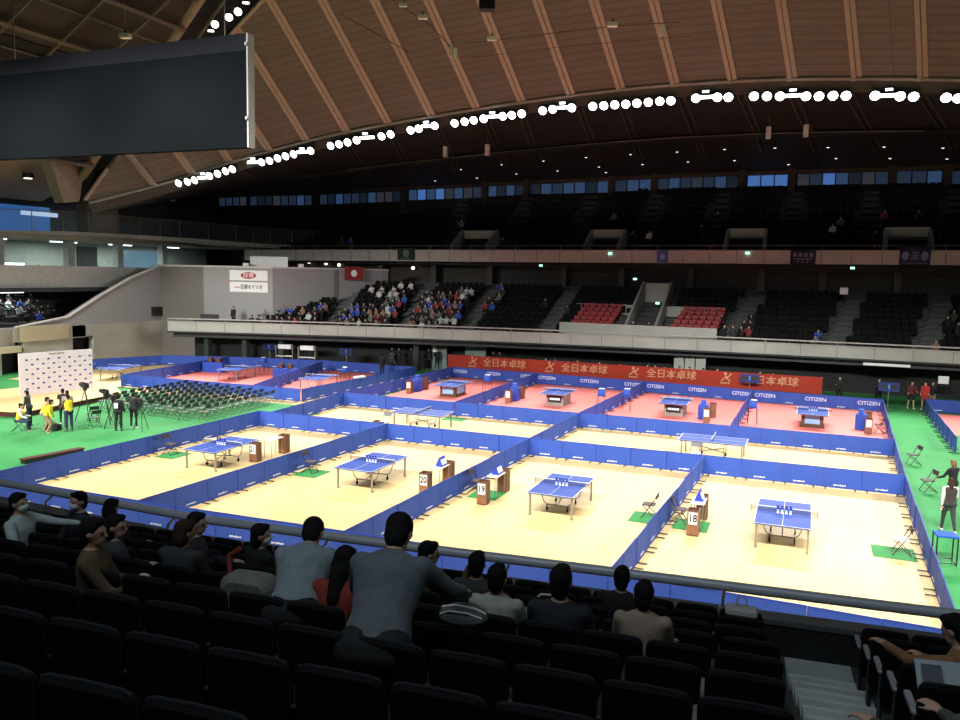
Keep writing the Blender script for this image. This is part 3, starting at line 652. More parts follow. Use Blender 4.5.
FLX = [(-47.151, 27.1, 14.352), (-46.501, 27.4, 14.488), (-45.965, 27.6, 14.616), (-44.708, 27.9, 14.974), (-44.076, 28.1, 15.138), (-43.444, 28.3, 15.341), (-42.914, 28.5, 15.507), (-40.476, 29, 16.042), (-39.858, 29.2, 16.165), (-39.241, 29.4, 16.365), (-38.625, 29.6, 16.526), (-37.941, 29.7, 16.67), (-36.493, 29.9, 16.915),
       (-34.918, 30.3, 17.295), (-34.21, 30.4, 17.396), (-33.506, 30.5, 17.534), (-32.762, 30.6, 17.67), (-30.734, 30.9, 17.931), (-30.008, 31, 18.064), (-28.401, 31.2, 18.321), (-27.776, 31.3, 18.419), (-26.534, 31.5, 18.614),
       (-24.976, 31.7, 18.755), (-24.206, 31.8, 18.843), (-23.522, 31.9, 18.934), (-22.721, 31.9, 19.001), (-21.26, 32, 19.122), (-20.595, 32.1, 19.176), (-19.857, 32.2, 19.262), (-18.321, 32.4, 19.427), (-17.598, 32.5, 19.511), (-16.21, 32.6, 19.556),
       (-14.697, 32.7, 19.593), (-13.901, 32.7, 19.581), (-13.138, 32.8, 19.625), (-12.378, 32.9, 19.634), (-11.605, 32.9, 19.657), (-10.824, 33, 19.698), (-10.031, 33, 19.718), (-9.296, 33.1, 19.728), (-7.616, 33.1, 19.792), (-6.209, 33.2, 19.792), (-5.491, 33.2, 19.748),
       (-3.864, 33.3, 19.732), (-3.042, 33.3, 19.681), (-2.228, 33.3, 19.631), (-0.629, 33.3, 19.531), (0.158, 33.3, 19.482), (0.994, 33.3, 19.461), (1.763, 33.3, 19.413), (3.448, 33.3, 19.308), (4.872, 33.3, 19.188), (5.629, 33.3, 19.111), (7.418, 33.3, 18.94), (8.068, 33.3, 18.87), (8.765, 33.3, 18.797)]
for i, q in enumerate(FLX):
    s = max(.9, min(1.15, 1.0))
    spawn('floodlight', FLOOD, (q[0], q[1] - .05, q[2]), 0, 'round white floodlight under the roof arch, %s lamp from the left end' % ordw(i), 'floodlight', 'round floodlights along the roof arch', (s * 1.12,) * 3)
BARX = [(-45.328, 27.8, 14.821), (-41.075, 28.9, 16.048), (-37.261, 29.8, 16.814), (-31.993, 30.8, 17.857), (-27.154, 31.4, 18.59), (-22.028, 31.95, 19.118), (-16.866, 32.55, 19.584), (-6.889, 33.1, 19.814), (-1.426, 33.3, 19.612), (4.134, 33.3, 19.265)]
for i, q in enumerate(BARX):
    spawn('floodlight_bar', WIDEF, (q[0], q[1] - .05, q[2]), 0, 'long white bar lamp under the roof arch, %s bar from the left end' % ordw(i), 'floodlight', 'bar lamps along the roof arch')
UPX = [(-45.221, 27.8, 15.094), (-41.169, 28.9, 16.285), (-37.167, 29.8, 17.041), (-32.083, 30.8, 18.125), (-27.158, 31.4, 18.849), (-22.034, 31.95, 19.37), (-16.875, 32.55, 19.865), (-6.971, 33.1, 20.149), (-1.444, 33.3, 19.932), (4.225, 33.3, 19.596)]
for i, q in enumerate(UPX):
    spawn('small_lamp', UPL, (q[0], q[1] - .15, q[2]), 0, 'small bluish lamp above the bar lamps of the arch, %s from the left' % ordw(i), 'lamp', 'small bluish lamps on the arch')
for i, q in enumerate(((-37.341, 20, 23.744), (-38.106, 20.5, 23.503), (-35.858, 19.6, 23.933), (-34.811, 19.2, 24.056), (-33.86, 18.8, 24.362))):
    spawn('keel_lamp', FLOOD if i in (0, 2, 3) else UPL, q, .5, ['bluish lamp nearest the top corner of the dark board', 'faint green-white lamp just over the dark board edge', 'white oval lamp, lower of the pair above the dark board', 'white oval lamp, upper of the pair above the dark board', 'greenish lamp at the top edge beside the brown roof'][i], 'lamp', None, (.9, .9, .9))
# small downlights in the black soffit
DL = [(-46.167, 50, 16.687), (-35.37, 47, 17.124), (-34.805, 49, 16.664), (-30.688, 46, 17.291), (-30.079, 48.5, 16.778), (-26.243, 45, 17.463), (-25.853, 48, 16.983), (-21.93, 44, 17.515), (-21.691, 47.5, 17.079), (-17.845, 43, 17.536), (-17.697, 47, 17.252), (-17.649, 49.5, 17.073), (-13.959, 42.5, 17.573), (-13.825, 47, 17.348), (-10.201, 42.5, 17.634), (-9.939, 47, 17.435), (-6.472, 42, 17.614), (-6.127, 47, 17.433), (-2.753, 42, 17.584), (-1.913, 48.5, 17.166), (0.983, 42, 17.474), (1.677, 47, 17.329), (4.752, 42, 17.362), (5.566, 47, 17.195), (8.546, 42, 17.142), (9.49, 47, 17.023)]
dlp = [P_('housing', MB().tube([(0, 0, .12), (0, 0, 0)], .14, 10), BLACK), P_('lamp_face', MB().tube([(0, 0, 0), (0, 0, -.02)], .10, 8), DOWNL, label='glowing face')]
for i, q in enumerate(DL):
    spawn('downlight', dlp, q, 0, 'tiny white downlight in the black soffit above the far stand, %s from the left' % ordw(i), 'downlight', 'downlights in the black soffit')
spawn('ceiling_spot', dlp, (-56, 20.596, 14.223), 0, 'single white downlight in the tan soffit at the far left', 'downlight', None, (3, 3, 3))
# loudspeakers and small boxes hanging on wires
SPK = [P_('cabinet', MB().rbox((0, 0, 0), (.30, .3, .75), .05), WHITE), P_('hanger', MB().tube([(0, 0, .37), (0, 0, .9)], .02, 6), STEEL)]
for q, lab in (((-27.937, 36.5, 17.431), 'left white loudspeaker of the pair under the black catwalk left of centre'), ((-24.235, 36.5, 17.45), 'right white loudspeaker of the pair under the black catwalk left of centre'),
               ((-3.069, 38, 18.059), 'left white loudspeaker of the pair under the black catwalk right of centre'), ((-0.564, 38, 18.082), 'right white loudspeaker of the pair under the black catwalk right of centre')):
    spawn('hanging_loudspeaker', SPK, q, 0, lab, 'loudspeaker', 'loudspeakers under the catwalk', (1.15, 1.15, 1.15))
for q, lab in (((-19.156, 18, 20.007), 'left tall white loudspeaker of the close pair hanging before the brown roof'), ((-18.876, 18, 19.875), 'right tall white loudspeaker of the close pair hanging before the brown roof'), ((-7.395, 18, 20.073), 'tall white loudspeaker hanging alone before the brown roof, right of centre')):
    spawn('hanging_loudspeaker', SPK, q, .2, lab, 'loudspeaker', None, (.62, .62, .75))
BXP = [P_('box', MB().rbox((0, 0, 0), (.62, .35, .26), .04), WHITE), P_('clamp', MB().box((0, 0, .2), (.1, .1, .22)), BLACK)]
BXL = BXP + [P_('suspension_wire', MB().tube([(0, 0, .3), (0, 0, 9)], .012, 5), STEEL)]
for q, lab in (((-16.289, 17, 20.167), 'small white box on the wire near the top centre of the roof'), ((-9.724, 17, 20.278), 'small white box on the wire at the top, right of centre'), ((-21.697, 17, 22.452), 'upper small white box on the sagging cable at the top edge'),
               ((-20.44, 17, 21.683), 'lower small white box on the sagging cable at the top edge'), ((-30.938, 6, 18.626), 'small white box under the lattice roof above the dark board')):
    spawn('junction_box', BXL if 'lattice' in lab else BXP, q, .3, lab, 'box', None, (.85, .85, .85) if lab[0] != 'u' else (.7, .7, .7))
spawn('black_projector', [P_('body', MB().rbox((0, 0, 0), (.85, .6, .8), .08), BLACK), P_('clamp', MB().box((0, 0, .6), (.12, .12, .5)), BLACK)], (-16.621, 17, 22.037), .4, 'black lamp unit hanging at the top edge of the roof', 'lamp')
def cable(lab, pts, r=.025):
    single('roof_cable', MB().tube(pts, r, 5), mat('cable_grey', (.11, .10, .10), .6), lab, 'cable')
cable('thin wire stretched across the roof carrying white boxes', [(-18.086, 17.5, 20.192), (-16.485, 17.5, 20.187), (-13.19, 17.5, 20.285), (-9.866, 17.5, 20.333), (-6.431, 17.5, 20.23)])
cable('lower thin wire stretched across the roof under the boxes', [(-18.413, 19, 19.813), (-13.076, 19, 19.972), (-6.131, 19, 19.936)], .015)
cable('dark sagging cable across the roof left of the loudspeaker pair', [(-26.424, 18, 22.725), (-24.382, 18, 21.623), (-21.872, 18, 20.174)])
cable('dark cable running down to the close loudspeaker pair', [(-22.475, 17.5, 22.847), (-20.246, 17.5, 21.378), (-19.131, 17.8, 20.225)])

# ---------------------------------------------------------------- court barriers
L0 = 1.4
fab = MB().box((0, 0, .385), (1.385, .022, .70)); 
top = MB().box((0, 0, .745), (1.39, .03, .03)).box((0, 0, .04), (1.39, .03, .025)).box((-.69, 0, .39), (.02, .03, .72)).box((.69, 0, .39), (.02, .03, .72))
foot = MB().tube([(0, -.26, .018), (0, .26, .018)], .016, 6).box((0, 0, .03), (.05, .05, .05))
mk = MB()
for k in range(6): mk.box((-.20 + .07 * k, -.0135, .13 + (.008 if k % 2 else 0)), (.05, .004, .05 if k in (0, 3) else .035), ry=-.2)
mk2 = MB()
for k in range(6): mk2.box((-.20 + .07 * k, .0135, .13), (.05, .004, .04), ry=.2)
mk.join(mk2)
BLUE2 = mat('blue_barrier_edge', (.018, .050, .30), .7, var=.1)
PFAB = P_('cloth_panel', fab, BLUE, [P_('maker_mark', mk, WHITE, label='small white lettering mark')])
PTOP = P_('edge_frame', top, BLUE2); pf = foot.mesh('foot', BLACK)
lfoot = MB().join(foot); lfoot.v = [(x - .5, y, z) for x, y, z in lfoot.v]; rfoot = MB().join(foot); rfoot.v = [(x + .5, y, z) for x, y, z in rfoot.v]
PL, PR = P_('foot', lfoot, BLACK), P_('foot', rfoot, BLACK)
BARR = [PFAB, PTOP, PL, PR]
TXT = text_mesh('CITIZEN', .30, PALEB, xs=1.05)
for v in TXT.vertices: v.co.y -= .015; v.co.z += .46
BARRT = [('cloth_panel', fab.mesh('cloth_panel', BLUE), None, [('lettering', TXT, 'pale blue capital lettering', [])]), PTOP, PL, PR]
def barrier(p, q, where, frm, txt=(), grp=None):
    d = hypot(q[0] - p[0], q[1] - p[1]); n = max(1, round(d / 1.4)); a = atan2(q[1] - p[1], q[0] - p[0])
    for i in range(n):
        t = (i + .5) / n; x = lerp(p[0], q[0], t); y = lerp(p[1], q[1], t)
        jit = ((i * 37 + int(abs(p[0] * 10))) % 7 - 3) * .004
        spawn('court_barrier', BARRT if i in txt else BARR, (x + jit * sin(a), y + jit * cos(a), .014), a + jit, 'blue barrier panel %s, %s from %s' % (where, ordw(i), frm), 'barrier', grp or 'blue barriers ' + where, (d / n / 1.4 * .998, 1, 1))
V0 = [-24.12, -17.5, -10.62, -3.6, 3.5]; VA = [-23.95, -16.95, -10.18, -3.07, 3.85]; VB = [-23.68, -16.8, -9.98, -2.74, 4.12]; VC = [-23.5, -16.95, -9.3, -2.55, 4.64]
YF = [-7.15, -7.2, -7.0, -6.95, -7.15]; YC = [28.6, 28.4, 28.0, 27.3, 27.0]
CT = ['the leftmost front court', 'the left-centre front court', 'the right-centre front court', 'the rightmost front court']
FC = ['the leftmost red show court', 'the second red show court', 'the third red show court', 'the rightmost red show court']
for k in range(4):
    barrier((V0[k], YF[k]), (V0[k + 1], YF[k + 1]), 'in front of ' + CT[k], 'its left')
    barrier((VA[k], 6.87), (VA[k + 1], 6.85), 'behind ' + CT[k], 'its left')
    barrier((VC[k], YC[k]), (VC[k + 1], YC[k + 1]), 'behind ' + FC[k], 'its left', (0, 2, 4))
    barrier((VB[k], 14.0), (VB[k + 1], 13.88), 'in front of ' + FC[k], 'its left')
SIDE = ['left of the leftmost front court', 'between the two left front courts', 'between the two centre front courts', 'between the two right front courts', 'right of the rightmost front court']
SIDEF = ['left of the leftmost show court', 'between the first two show courts', 'between the middle two show courts', 'between the last two show courts', 'right of the rightmost show court']
for k in range(5):
    barrier((V0[k], YF[k]), (VA[k], 6.85), SIDE[k], 'the spectators')
    barrier((VB[k], 14.0), (VC[k], YC[k]), SIDEF[k], 'the spectators')
barrier((-23.3, 6.9), (-23.66, 14.0), 'left of the left middle court', 'the spectators')
barrier((-10.16, 6.9), (-9.97, 14.0), 'between the two middle courts', 'the spectators')
barrier((3.86, 6.9), (4.12, 13.9), 'right of the right middle court', 'the spectators')
barrier((-39.8, 13.6), (-26.5, 13.9), 'in front of the left red courts', 'the left')
barrier((-26.4, 13.9), (-25.75, 27.2), 'right of the left red courts', 'the spectators')
barrier((-46.1, 23.7), (-40.7, 25.8), 'behind the leftmost wooden court', 'the left'); barrier((-40.7, 25.8), (-33.0, 27.4), 'behind the first left red court', 'the left'); barrier((-33.0, 27.4), (-25.75, 27.2), 'behind the second left red court', 'the left')
barrier((-39.8, 13.7), (-41.2, 25.6), 'between the leftmost wooden court and red court', 'the spectators')
barrier((-29.9, 14.1), (-33.3, 26.6), 'between the two left red courts', 'the spectators')
barrier((-49.2, 16.3), (-46.1, 23.7), 'left of the leftmost wooden court', 'the spectators')
barrier((7.05, 28.6), (9.8, 28.6), 'behind the far right green aisle', 'the left'); barrier((7.0, 28.6), (6.75, 15.8), 'right of the green aisle', 'the far end')

# ---------------------------------------------------------------- table tennis tables
TOPM = [TBLUE, WHITE]
def half(sgn):
    m = MB().box((0, sgn * .687, .745), (1.525, 1.366, .026), 0)
    z = .7585
    m.box((-.7525, sgn * .687, z), (.02, 1.366, .003), 1).box((.7525, sgn * .687, z), (.02, 1.366, .003), 1).box((0, sgn * 1.36, z), (1.525, .02, .003), 1).box((0, sgn * .68, z), (.008, 1.36, .003), 1)
    return m
def under(sgn):
    m = MB()
    m.box((-.70, sgn * .69, .715), (.03, 1.28, .035)).box((.70, sgn * .69, .715), (.03, 1.28, .035)).box((0, sgn * 1.3, .715), (1.4, .03, .035)).box((0, sgn * .08, .715), (1.4, .03, .035))
    return m
def leg(x, y): return MB().box((x, y, .36), (.055, .055, .70)).box((x, y, .012), (.075, .075, .022))
def bow(y): return MB().tube([(-.55, y, .70), (-.53, y, .5), (-.45, y, .28), (-.34, y, .20), (.34, y, .20), (.45, y, .28), (.53, y, .5), (.55, y, .70)], .018, 8)
def wheel(x, y): return MB().tube([(x - .02, y, .065), (x + .02, y, .065)], .06, 12).box((x, y, .14), (.03, .03, .1))
net = MB().add([(-.915, .002, .762), (.915, .002, .762), (.915, .002, .90), (-.915, .002, .90), (-.915, -.002, .762), (.915, -.002, .762), (.915, -.002, .90), (-.915, -.002, .90)], [(0, 1, 2, 3), (7, 6, 5, 4)])
tape = MB().box((0, 0, .905), (1.83, .012, .015))
def npost(s): return MB().box((s * .915, 0, .84), (.022, .022, .16)).box((s * .83, 0, .735), (.19, .05, .02)).box((s * .915, 0, .76), (.03, .05, .03))
TT = [P_('tabletop_half', half(-1), TOPM), P_('tabletop_half', half(1), TOPM), P_('under_frame', under(-1), STEEL), P_('under_frame', under(1), STEEL)]
TT += [P_('leg', leg(sx * .68, sy * 1.22), STEEL) for sx in (-1, 1) for sy in (-1, 1)]
TT += [P_('bow_brace', bow(y), STEEL, [P_('wheel', wheel(x, y), RUBBER) for x in (-.34, .34)]) for y in (-.5, .5)]
TT += [P_('cross_brace', MB().tube([(0, -.5, .2), (0, .5, .42)], .018, 6).tube([(0, -.5, .42), (0, .5, .2)], .018, 6), STEEL)]
NET = P_('net', net, NETM, [P_('net_tape', tape, WHITE, label='white top tape'), P_('net_post', npost(-1), STEEL), P_('net_post', npost(1), STEEL)])
TT.append(NET)
# show table on a panelled plinth
GRY = mat('plinth_grey', (.27, .23, .20), .6, var=.1); PLB = mat('plinth_blue_panel', (.24, .44, .72), .5, var=.08); PLK = mat('plinth_black', (.015, .017, .022), .4)
def plinth(dark):
    base = MB().prism([(-.52, -.78), (.52, -.78), (.52, .78), (-.52, .78)], .02, .70).box((0, 0, .02), (1.2, 1.72, .04))
    pan = MB().box((0, -.79, .40), (.72, .02, .42)).box((0, .79, .40), (.72, .02, .42)).box((.53, 0, .40), (.02, 1.1, .42)).box((-.53, 0, .40), (.02, 1.1, .42))
    parts = [P_('tabletop_half', half(-1), TOPM), P_('tabletop_half', half(1), TOPM), P_('under_frame', under(-1), STEEL), P_('under_frame', under(1), STEEL)]
    if dark: parts.append(P_('plinth', base, BROWN, [P_('side_panel', pan, PLB, label='light blue panel')]))
    else:
        pan2 = MB().box((0, -.79, .40), (.78, .02, .40)); mk = MB()
        for k in range(6): mk.box((-.26 + .104 * k, -.802, .40), (.085, .012, .14 if k % 2 else .12))
        parts.append(P_('plinth', base, GRY, [P_('front_panel', pan2, PLK, label='black panel'), P_('panel_mark', mk, mat('pale_block_lettering', (.75, .9, .95), .5), label='pale block lettering')]))
    parts.append(NET); return parts
TD, TG = plinth(True), plinth(False)
for (x, y), lab in (((0, 0), 'blue table tennis table with white lines on the rightmost front court, nearest the right aisle'), ((-6.8, .16), 'blue table tennis table with white lines in the middle of the right-centre front court'),
                    ((-13.9, .2), 'blue table tennis table with white lines in the middle of the left-centre front court'), ((-20.52, .1), 'blue table tennis table with white lines in the middle of the leftmost front court')):
    spawn('table_tennis_table', TT, (x, y, 0), 0, lab, 'table tennis table', 'blue tables on the wooden courts')
spawn('table_tennis_table', TT, (-3.1, 10.3, 0), pi / 2, 'blue table tennis table standing sideways on the right middle wooden court', 'table tennis table', 'blue tables on the wooden courts')
spawn('table_tennis_table', TT, (-16.93, 10.44, 0), pi / 2, 'blue table tennis table standing sideways on the left middle wooden court', 'table tennis table', 'blue tables on the wooden courts')
for (x, y), pr, lab in (((.85, 20.5), TD, 'blue show table on a dark plinth with light blue panel, rightmost red court'), ((-6.2, 20.47), TG, 'blue show table on a grey plinth with black panel, third red court'),
                        ((-13.03, 20.63), TG, 'blue show table on a grey plinth with black panel, second red court'), ((-19.86, 20.63), TD, 'blue show table on a dark plinth with light blue panels, leftmost red show court')):
    spawn('show_table', pr, (x, y, .014), 0, lab, 'table tennis table', 'show tables on the red courts')
for q, rz, lab in (((-28.559, 18.963, 0.76), .12, 'blue table on the second left red court, nearest the show courts'), ((-35.991, 20.133, 0.76), .15, 'blue table on the first left red court, behind the folding chairs'), ((-42.841, 16.56, 0.76), .2, 'blue table on the far left wooden court beside the white backdrop')):
    spawn('table_tennis_table', TT, (q[0], q[1], .014), rz, lab, 'table tennis table', 'blue tables on the far left courts')

# ---------------------------------------------------------------- bottles by the nets
BOT = [P_('bottle_body', MB().tube([(0, 0, 0), (0, 0, .13), (0, 0, .16)], [.036, .036, .02], 10), mat('bottle_white_blue', (.42, .52, .80), .3), [P_('bottle_cap', MB().tube([(0, 0, .12), (0, 0, .25)], [.037, .034], 10), mat('bottle_cap_blue', (.02, .04, .30), .4), label='dark blue cap')])]
BOT[0][3].append(P_('bottle_label', MB().tube([(0, 0, .0), (0, 0, .05)], .038, 10), WHITE, label='white band'))
for (x, y, z), w in (((0, 0, .76), 'of the rightmost front court'), ((-6.8, .16, .76), 'of the right-centre front court'), ((-13.9, .2, .76), 'of the left-centre front court'), ((-20.52, .1, .76), 'of the leftmost front court'), ((.85, 20.5, .774), 'of the rightmost show court')):
    for k in range(4):
        spawn('bottle', BOT, (x - .16 + .115 * k, y - .10, z), 0, 'blue-capped bottle by the net on the table %s, %s from left' % (w, ORD[k]), 'bottle', 'bottles on the table ' + w)

# ---------------------------------------------------------------- towel boxes, scoring tables, score boards
boxm = [BROWN, BROWN2]
bx = MB().box((0, 0, .02), (.34, .34, .04)).box((-.16, 0, .385), (.02, .34, .73)).box((.16, 0, .385), (.02, .34, .73)).box((0, .16, .385), (.34, .02, .73)).box((0, -.165, .375), (.34, .012, .70), 1).box((0, 0, .60), (.31, .31, .015))
rim = MB()
for s in (-1, 1): rim.box((s * .165, 0, .755), (.025, .36, .02)).box((0, s * .165, .755), (.36, .025, .02))
def card(t):
    m = MB().box((0, -.176, .52), (.25, .01, .36)).mesh('number_card', PAPER)
    if not t: return ('number_card', m, 'white number card', [])
    tm = text_mesh(t, .31, BLACK, .004, xs=.78, bold=.03)
    for v in tm.vertices: v.co.y -= .184; v.co.z += .52
    return ('number_card', m, 'white card with black number', [('digits', tm, None, [])])
BOXB = P_('box_body', bx, boxm); BOXR = P_('rim', rim, BROWN)
TOWB = [BOXB, BOXR]
DESK = [P_('desk_top', MB().box((0, 0, .71), (.40, .80, .025)), mat('white_board', (.70, .68, .64), .5))] + [P_('leg', MB().tube([(sx * .17, sy * .36, .70), (sx * .17, sy * .36, 0)], .014, 6), STEEL) for sx in (-1, 1) for sy in (-1, 1)]
FLIP = [P_('stand_wedge', MB().add([(-.12, -.22, 0), (.12, -.22, 0), (0, -.22, .28), (-.12, .22, 0), (.12, .22, 0), (0, .22, .28)], [(0, 1, 2), (5, 4, 3), (0, 3, 4, 1), (1, 4, 5, 2), (2, 5, 3, 0)]), mat('score_board_blue', (.02, .05, .38), .5)),
        P_('number_flap', MB().box((.075, -.10, .13), (.012, .15, .17), ry=-.40).box((.075, .10, .13), (.012, .15, .17), ry=-.40), WHITE, label='white number flap')]
fchair_col = mat('dark_chair_seat', (.060, .040, .042), .7)
CHM = mat('dark_chair_frame', (.020, .016, .015), .4, .3)
def folding_chair(seatm, backm=fchair_col):
    seat = MB().rbox((0, .02, .435), (.40, .39, .03), .05, axis='z')
    back = MB().rbox((0, -.235, .72), (.40, .022, .17), .04, rx=.14, axis='y')
    def side(s):
        m = MB().tube([(s * .215, .22, .012), (s * .215, -.05, .42), (s * .21, -.25, .80)], .012, 6)
        m.tube([(s * .20, -.26, .012), (s * .20, .20, .425)], .012, 6); return m
    return [P_('seat', seat, seatm), P_('backrest', back, backm), P_('leg_frame', side(-1), CHM), P_('leg_frame', side(1), CHM),
            P_('cross_bar', MB().tube([(-.21, .215, .03), (.21, .215, .03)], .010, 6), CHM), P_('cross_bar', MB().tube([(-.20, -.255, .03), (.20, -.255, .03)], .010, 6), CHM), P_('top_bar', MB().tube([(-.21, -.25, .80), (.21, -.25, .80)], .012, 6), CHM)]
FCH = folding_chair(fchair_col); FCW = folding_chair(PAPER); FCA = folding_chair(mat('grey_green_seat', (.075, .10, .09), .5), mat('grey_green_back', (.022, .03, .027), .5))
def floor_mat(x, y, w, d, lab):
    single('green_floor_mat', MB().rbox((0, 0, .008), (w, d, .012), .02, axis='z'), GREEN2, lab, 'mat', (x, y, .001))
for cx, num, first, hasflip in ((-2.46, '18', -.85, 1), (-9.26, '19', -.6, 1), (-11.5, '20', -.35, 1), (-19.58, '21', .9, 0)):
    c = dict(zip(('18', '19', '20', '21'), CT[::-1]))[num]
    spawn('towel_box', [BOXB, BOXR, card(num)], (cx, first, .016 if num in '1819' else 0), 0, 'brown wooden towel box with a white number card, ' + c, 'box', 'numbered towel boxes')
    spawn('towel_box', TOWB, (cx + .04, first + 1.82, 0), 0, 'plain brown towel box behind the scoring table of ' + c, 'box', 'plain towel boxes')
    spawn('scoring_table', DESK, (cx, first + 1.15, .016 if num in '1819' else 0), 0, 'small white scoring table between the towel boxes of ' + c, 'table', 'scoring tables on the front courts')
    if hasflip: spawn('flip_score_board', FLIP, (cx, first + 1.28, .7386 if num in '1819' else .7226), 0, 'blue flip score board on the scoring table of ' + c, 'score board', 'flip score boards', (1.15, 1.1, 1.15))
floor_mat(-2.62, .03, 1.04, 1.1, 'green mat under the umpire chair at the left side of the rightmost front court')
floor_mat(2.93, -.05, 1.1, 1.1, 'green mat under the white-seated chair at the right side of the rightmost front court')
floor_mat(-3.98 - .03, .2, 1.0, 1.15, 'green mat under the dark chair at the right side of the right-centre front court')
floor_mat(-9.55, .45, 1.05, 1.1, 'green mat under the umpire chair at the left side of the right-centre front court')
floor_mat(-16.55, .28, 1.0, 1.1, 'green mat under the chair at the left side of the left-centre front court')
floor_mat(-23.15, .28, .95, 1.1, 'green mat under the chair at the left side of the leftmost front court')
floor_mat(-16.4, 13.1, 1.2, .9, 'green mat at the far side of the left middle court')
for x, y, rz, pr, lab in ((-3.0, .12, -pi / 2, FCH, 'dark folding chair behind the towel boxes of the rightmost front court'), (3.1, -.1, pi / 2, FCW, 'folding chair with a white seat on green mat, right of the rightmost front court'),
                          (-3.95, .25, pi / 2, FCH, 'dark folding chair on green mat at the right side of the right-centre front court'), (-9.95, .5, -pi / 2, FCH, 'dark folding chair behind the towel boxes of the right-centre front court'),
                          (-16.62, .3, -pi / 2, FCH, 'dark folding chair on green mat by the barrier left of the left-centre front court'), (-23.35, .3, -pi / 2, FCH, 'dark folding chair on green mat by the barrier left of the leftmost front court')):
    spawn('folding_chair', pr, (x, y, .016), rz, lab, 'chair', 'folding chairs on the courts')
for x, y, rz, lab in ((4.75, 12.6, .55, 'dark folding chair on the right green carpet, farther of the two'), (4.72, 7.9, .55, 'dark folding chair on the right green carpet, nearer of the two')):
    spawn('folding_chair', FCH, (x, y, .013), rz + 1.35, lab, 'chair', 'folding chairs on the right carpet')
spawn('folding_chair', FCH, (7.3, 10.4, .013), 1.2, 'dark folding chair at the right edge of the green carpet', 'chair')
BS = mat('bright_blue_seat', (.018, .085, .46), .7, spec=.1); 
spawn('tall_stool', [P_('stool_top', MB().rbox((0, 0, .745), (.56, .50, .05), .03, axis='z'), BS, label='bright blue square top')] + [P_('leg', MB().box((sx * .25, sy * .22, .36), (.03, .03, .72)), CHM) for sx in (-1, 1) for sy in (-1, 1)] +
      [P_('stretcher', MB().box((0, sy * .22, .06), (.5, .025, .025)), CHM) for sy in (-1, 1)] + [P_('stretcher', MB().box((sx * .25, 0, .06), (.025, .44, .025)), CHM) for sx in (-1, 1)],
      (4.12, -.35, .013), .1, 'black-framed stand with a bright blue square top on the right carpet', 'stool', None, (1, 1, 1.05))
# things on the middle courts
CRT = [P_('crate_body', MB().box((0, 0, .02), (.44, .34, .04)).box((-.21, 0, .13), (.02, .34, .26)).box((.21, 0, .13), (.02, .34, .26)).box((0, .16, .13), (.44, .02, .26)).box((0, -.16, .13), (.44, .02, .26)), BROWN)]
for x, y, lab in ((-4.75, 9.15, 'low brown crate left of the grey chair, right middle court'), (-2.55, 8.9, 'low brown crate under the right half of the sideways table, right middle court'), (-19.0, 9.7, 'low brown crate left of the grey chair, left middle court'), (-17.55, 9.0, 'low dark crate under the sideways table, left middle court')):
    spawn('low_crate', CRT, (x, y, 0), 0, lab, 'crate', 'low crates on the middle courts')
GCH = folding_chair(PAPER, mat('grey_chair_back', (.16, .17, .19), .6))
spawn('folding_chair', GCH, (-3.62, 8.75, 0), pi, 'grey chair with white paper on its seat, right middle court', 'chair')
spawn('folding_chair', GCH, (-18.2, 8.95, 0), pi, 'grey chair with white paper on its seat, left middle court', 'chair')
# far court furniture
BTOW = [P_('cover', MB().rbox((0, 0, .40), (.50, .62, .80), .06, axis='z'), mat('blue_cover', (.02, .065, .42), .7, var=.12)), P_('score_unit', MB().rbox((0, 0, .92), (.26, .30, .26), .04, axis='z'), mat('blue_cover_top', (.03, .10, .50), .6))]
STND = [P_('leg', MB().tube([(sx * .24, sy * .24, 0), (sx * .2, sy * .2, .85)], .016, 6), CHM) for sx in (-1, 1) for sy in (-1, 1)] + [P_('seat', MB().rbox((0, 0, .87), (.46, .46, .05), .05, axis='z'), mat('blue_cover', (.02, .065, .42))), P_('blue_cushion', MB().rbox((0, 0, 1.08), (.38, .32, .36), .08, axis='y'), mat('blue_cover_top', (.03, .10, .50))), P_('paper', MB().box((.05, -.1, 1.28), (.3, .2, .03)), PAPER, label='white paper')]
names = ['the leftmost red show court', 'the second red show court', 'the third red show court', 'the rightmost red show court']
for (x, y), n in (((-22.6, 20.1), names[0]), ((-15.75, 19.5), names[1]), ((-4.3, 18.5), names[2]), ((3.45, 19.35), names[3])):
    s = 1 if x in (-22.6, -15.75) else -1
    spawn('towel_box', [BOXB, BOXR, card('')], (x, y, .016), 0, 'brown towel box with a white card on ' + n, 'box', 'towel boxes on the red courts')
    spawn('towel_box', TOWB, (x + .1, y + 2.0, .016), 0, 'plain brown towel box behind the blue cover on ' + n, 'box', 'plain boxes on the red courts')
    spawn('covered_score_table', BTOW, (x - .15 * (1 - s), y + 1.05, .016), 0, 'blue-covered scoring table beside the towel box on ' + n, 'table', 'blue covered scoring tables')
for q, n, lab in (((-18.058, 21.852), 0, 'tall blue chair at the right side of the leftmost show court'), ((-10.175, 19.45), 1, 'tall blue chair at the right side of the second show court'), ((-8.903, 20.15), 2, 'tall blue chair at the left side of the third show court'), ((-2.064, 19.335), 3, 'tall blue chair at the left side of the rightmost show court')):
    spawn('umpire_high_chair', STND, (q[0], q[1], .016), 0, lab, 'chair', 'tall blue umpire chairs')
spawn('folding_chair', FCH, (3.95, 19.7, .016), pi / 2, 'dark folding chair behind the card box on the rightmost show court', 'chair')
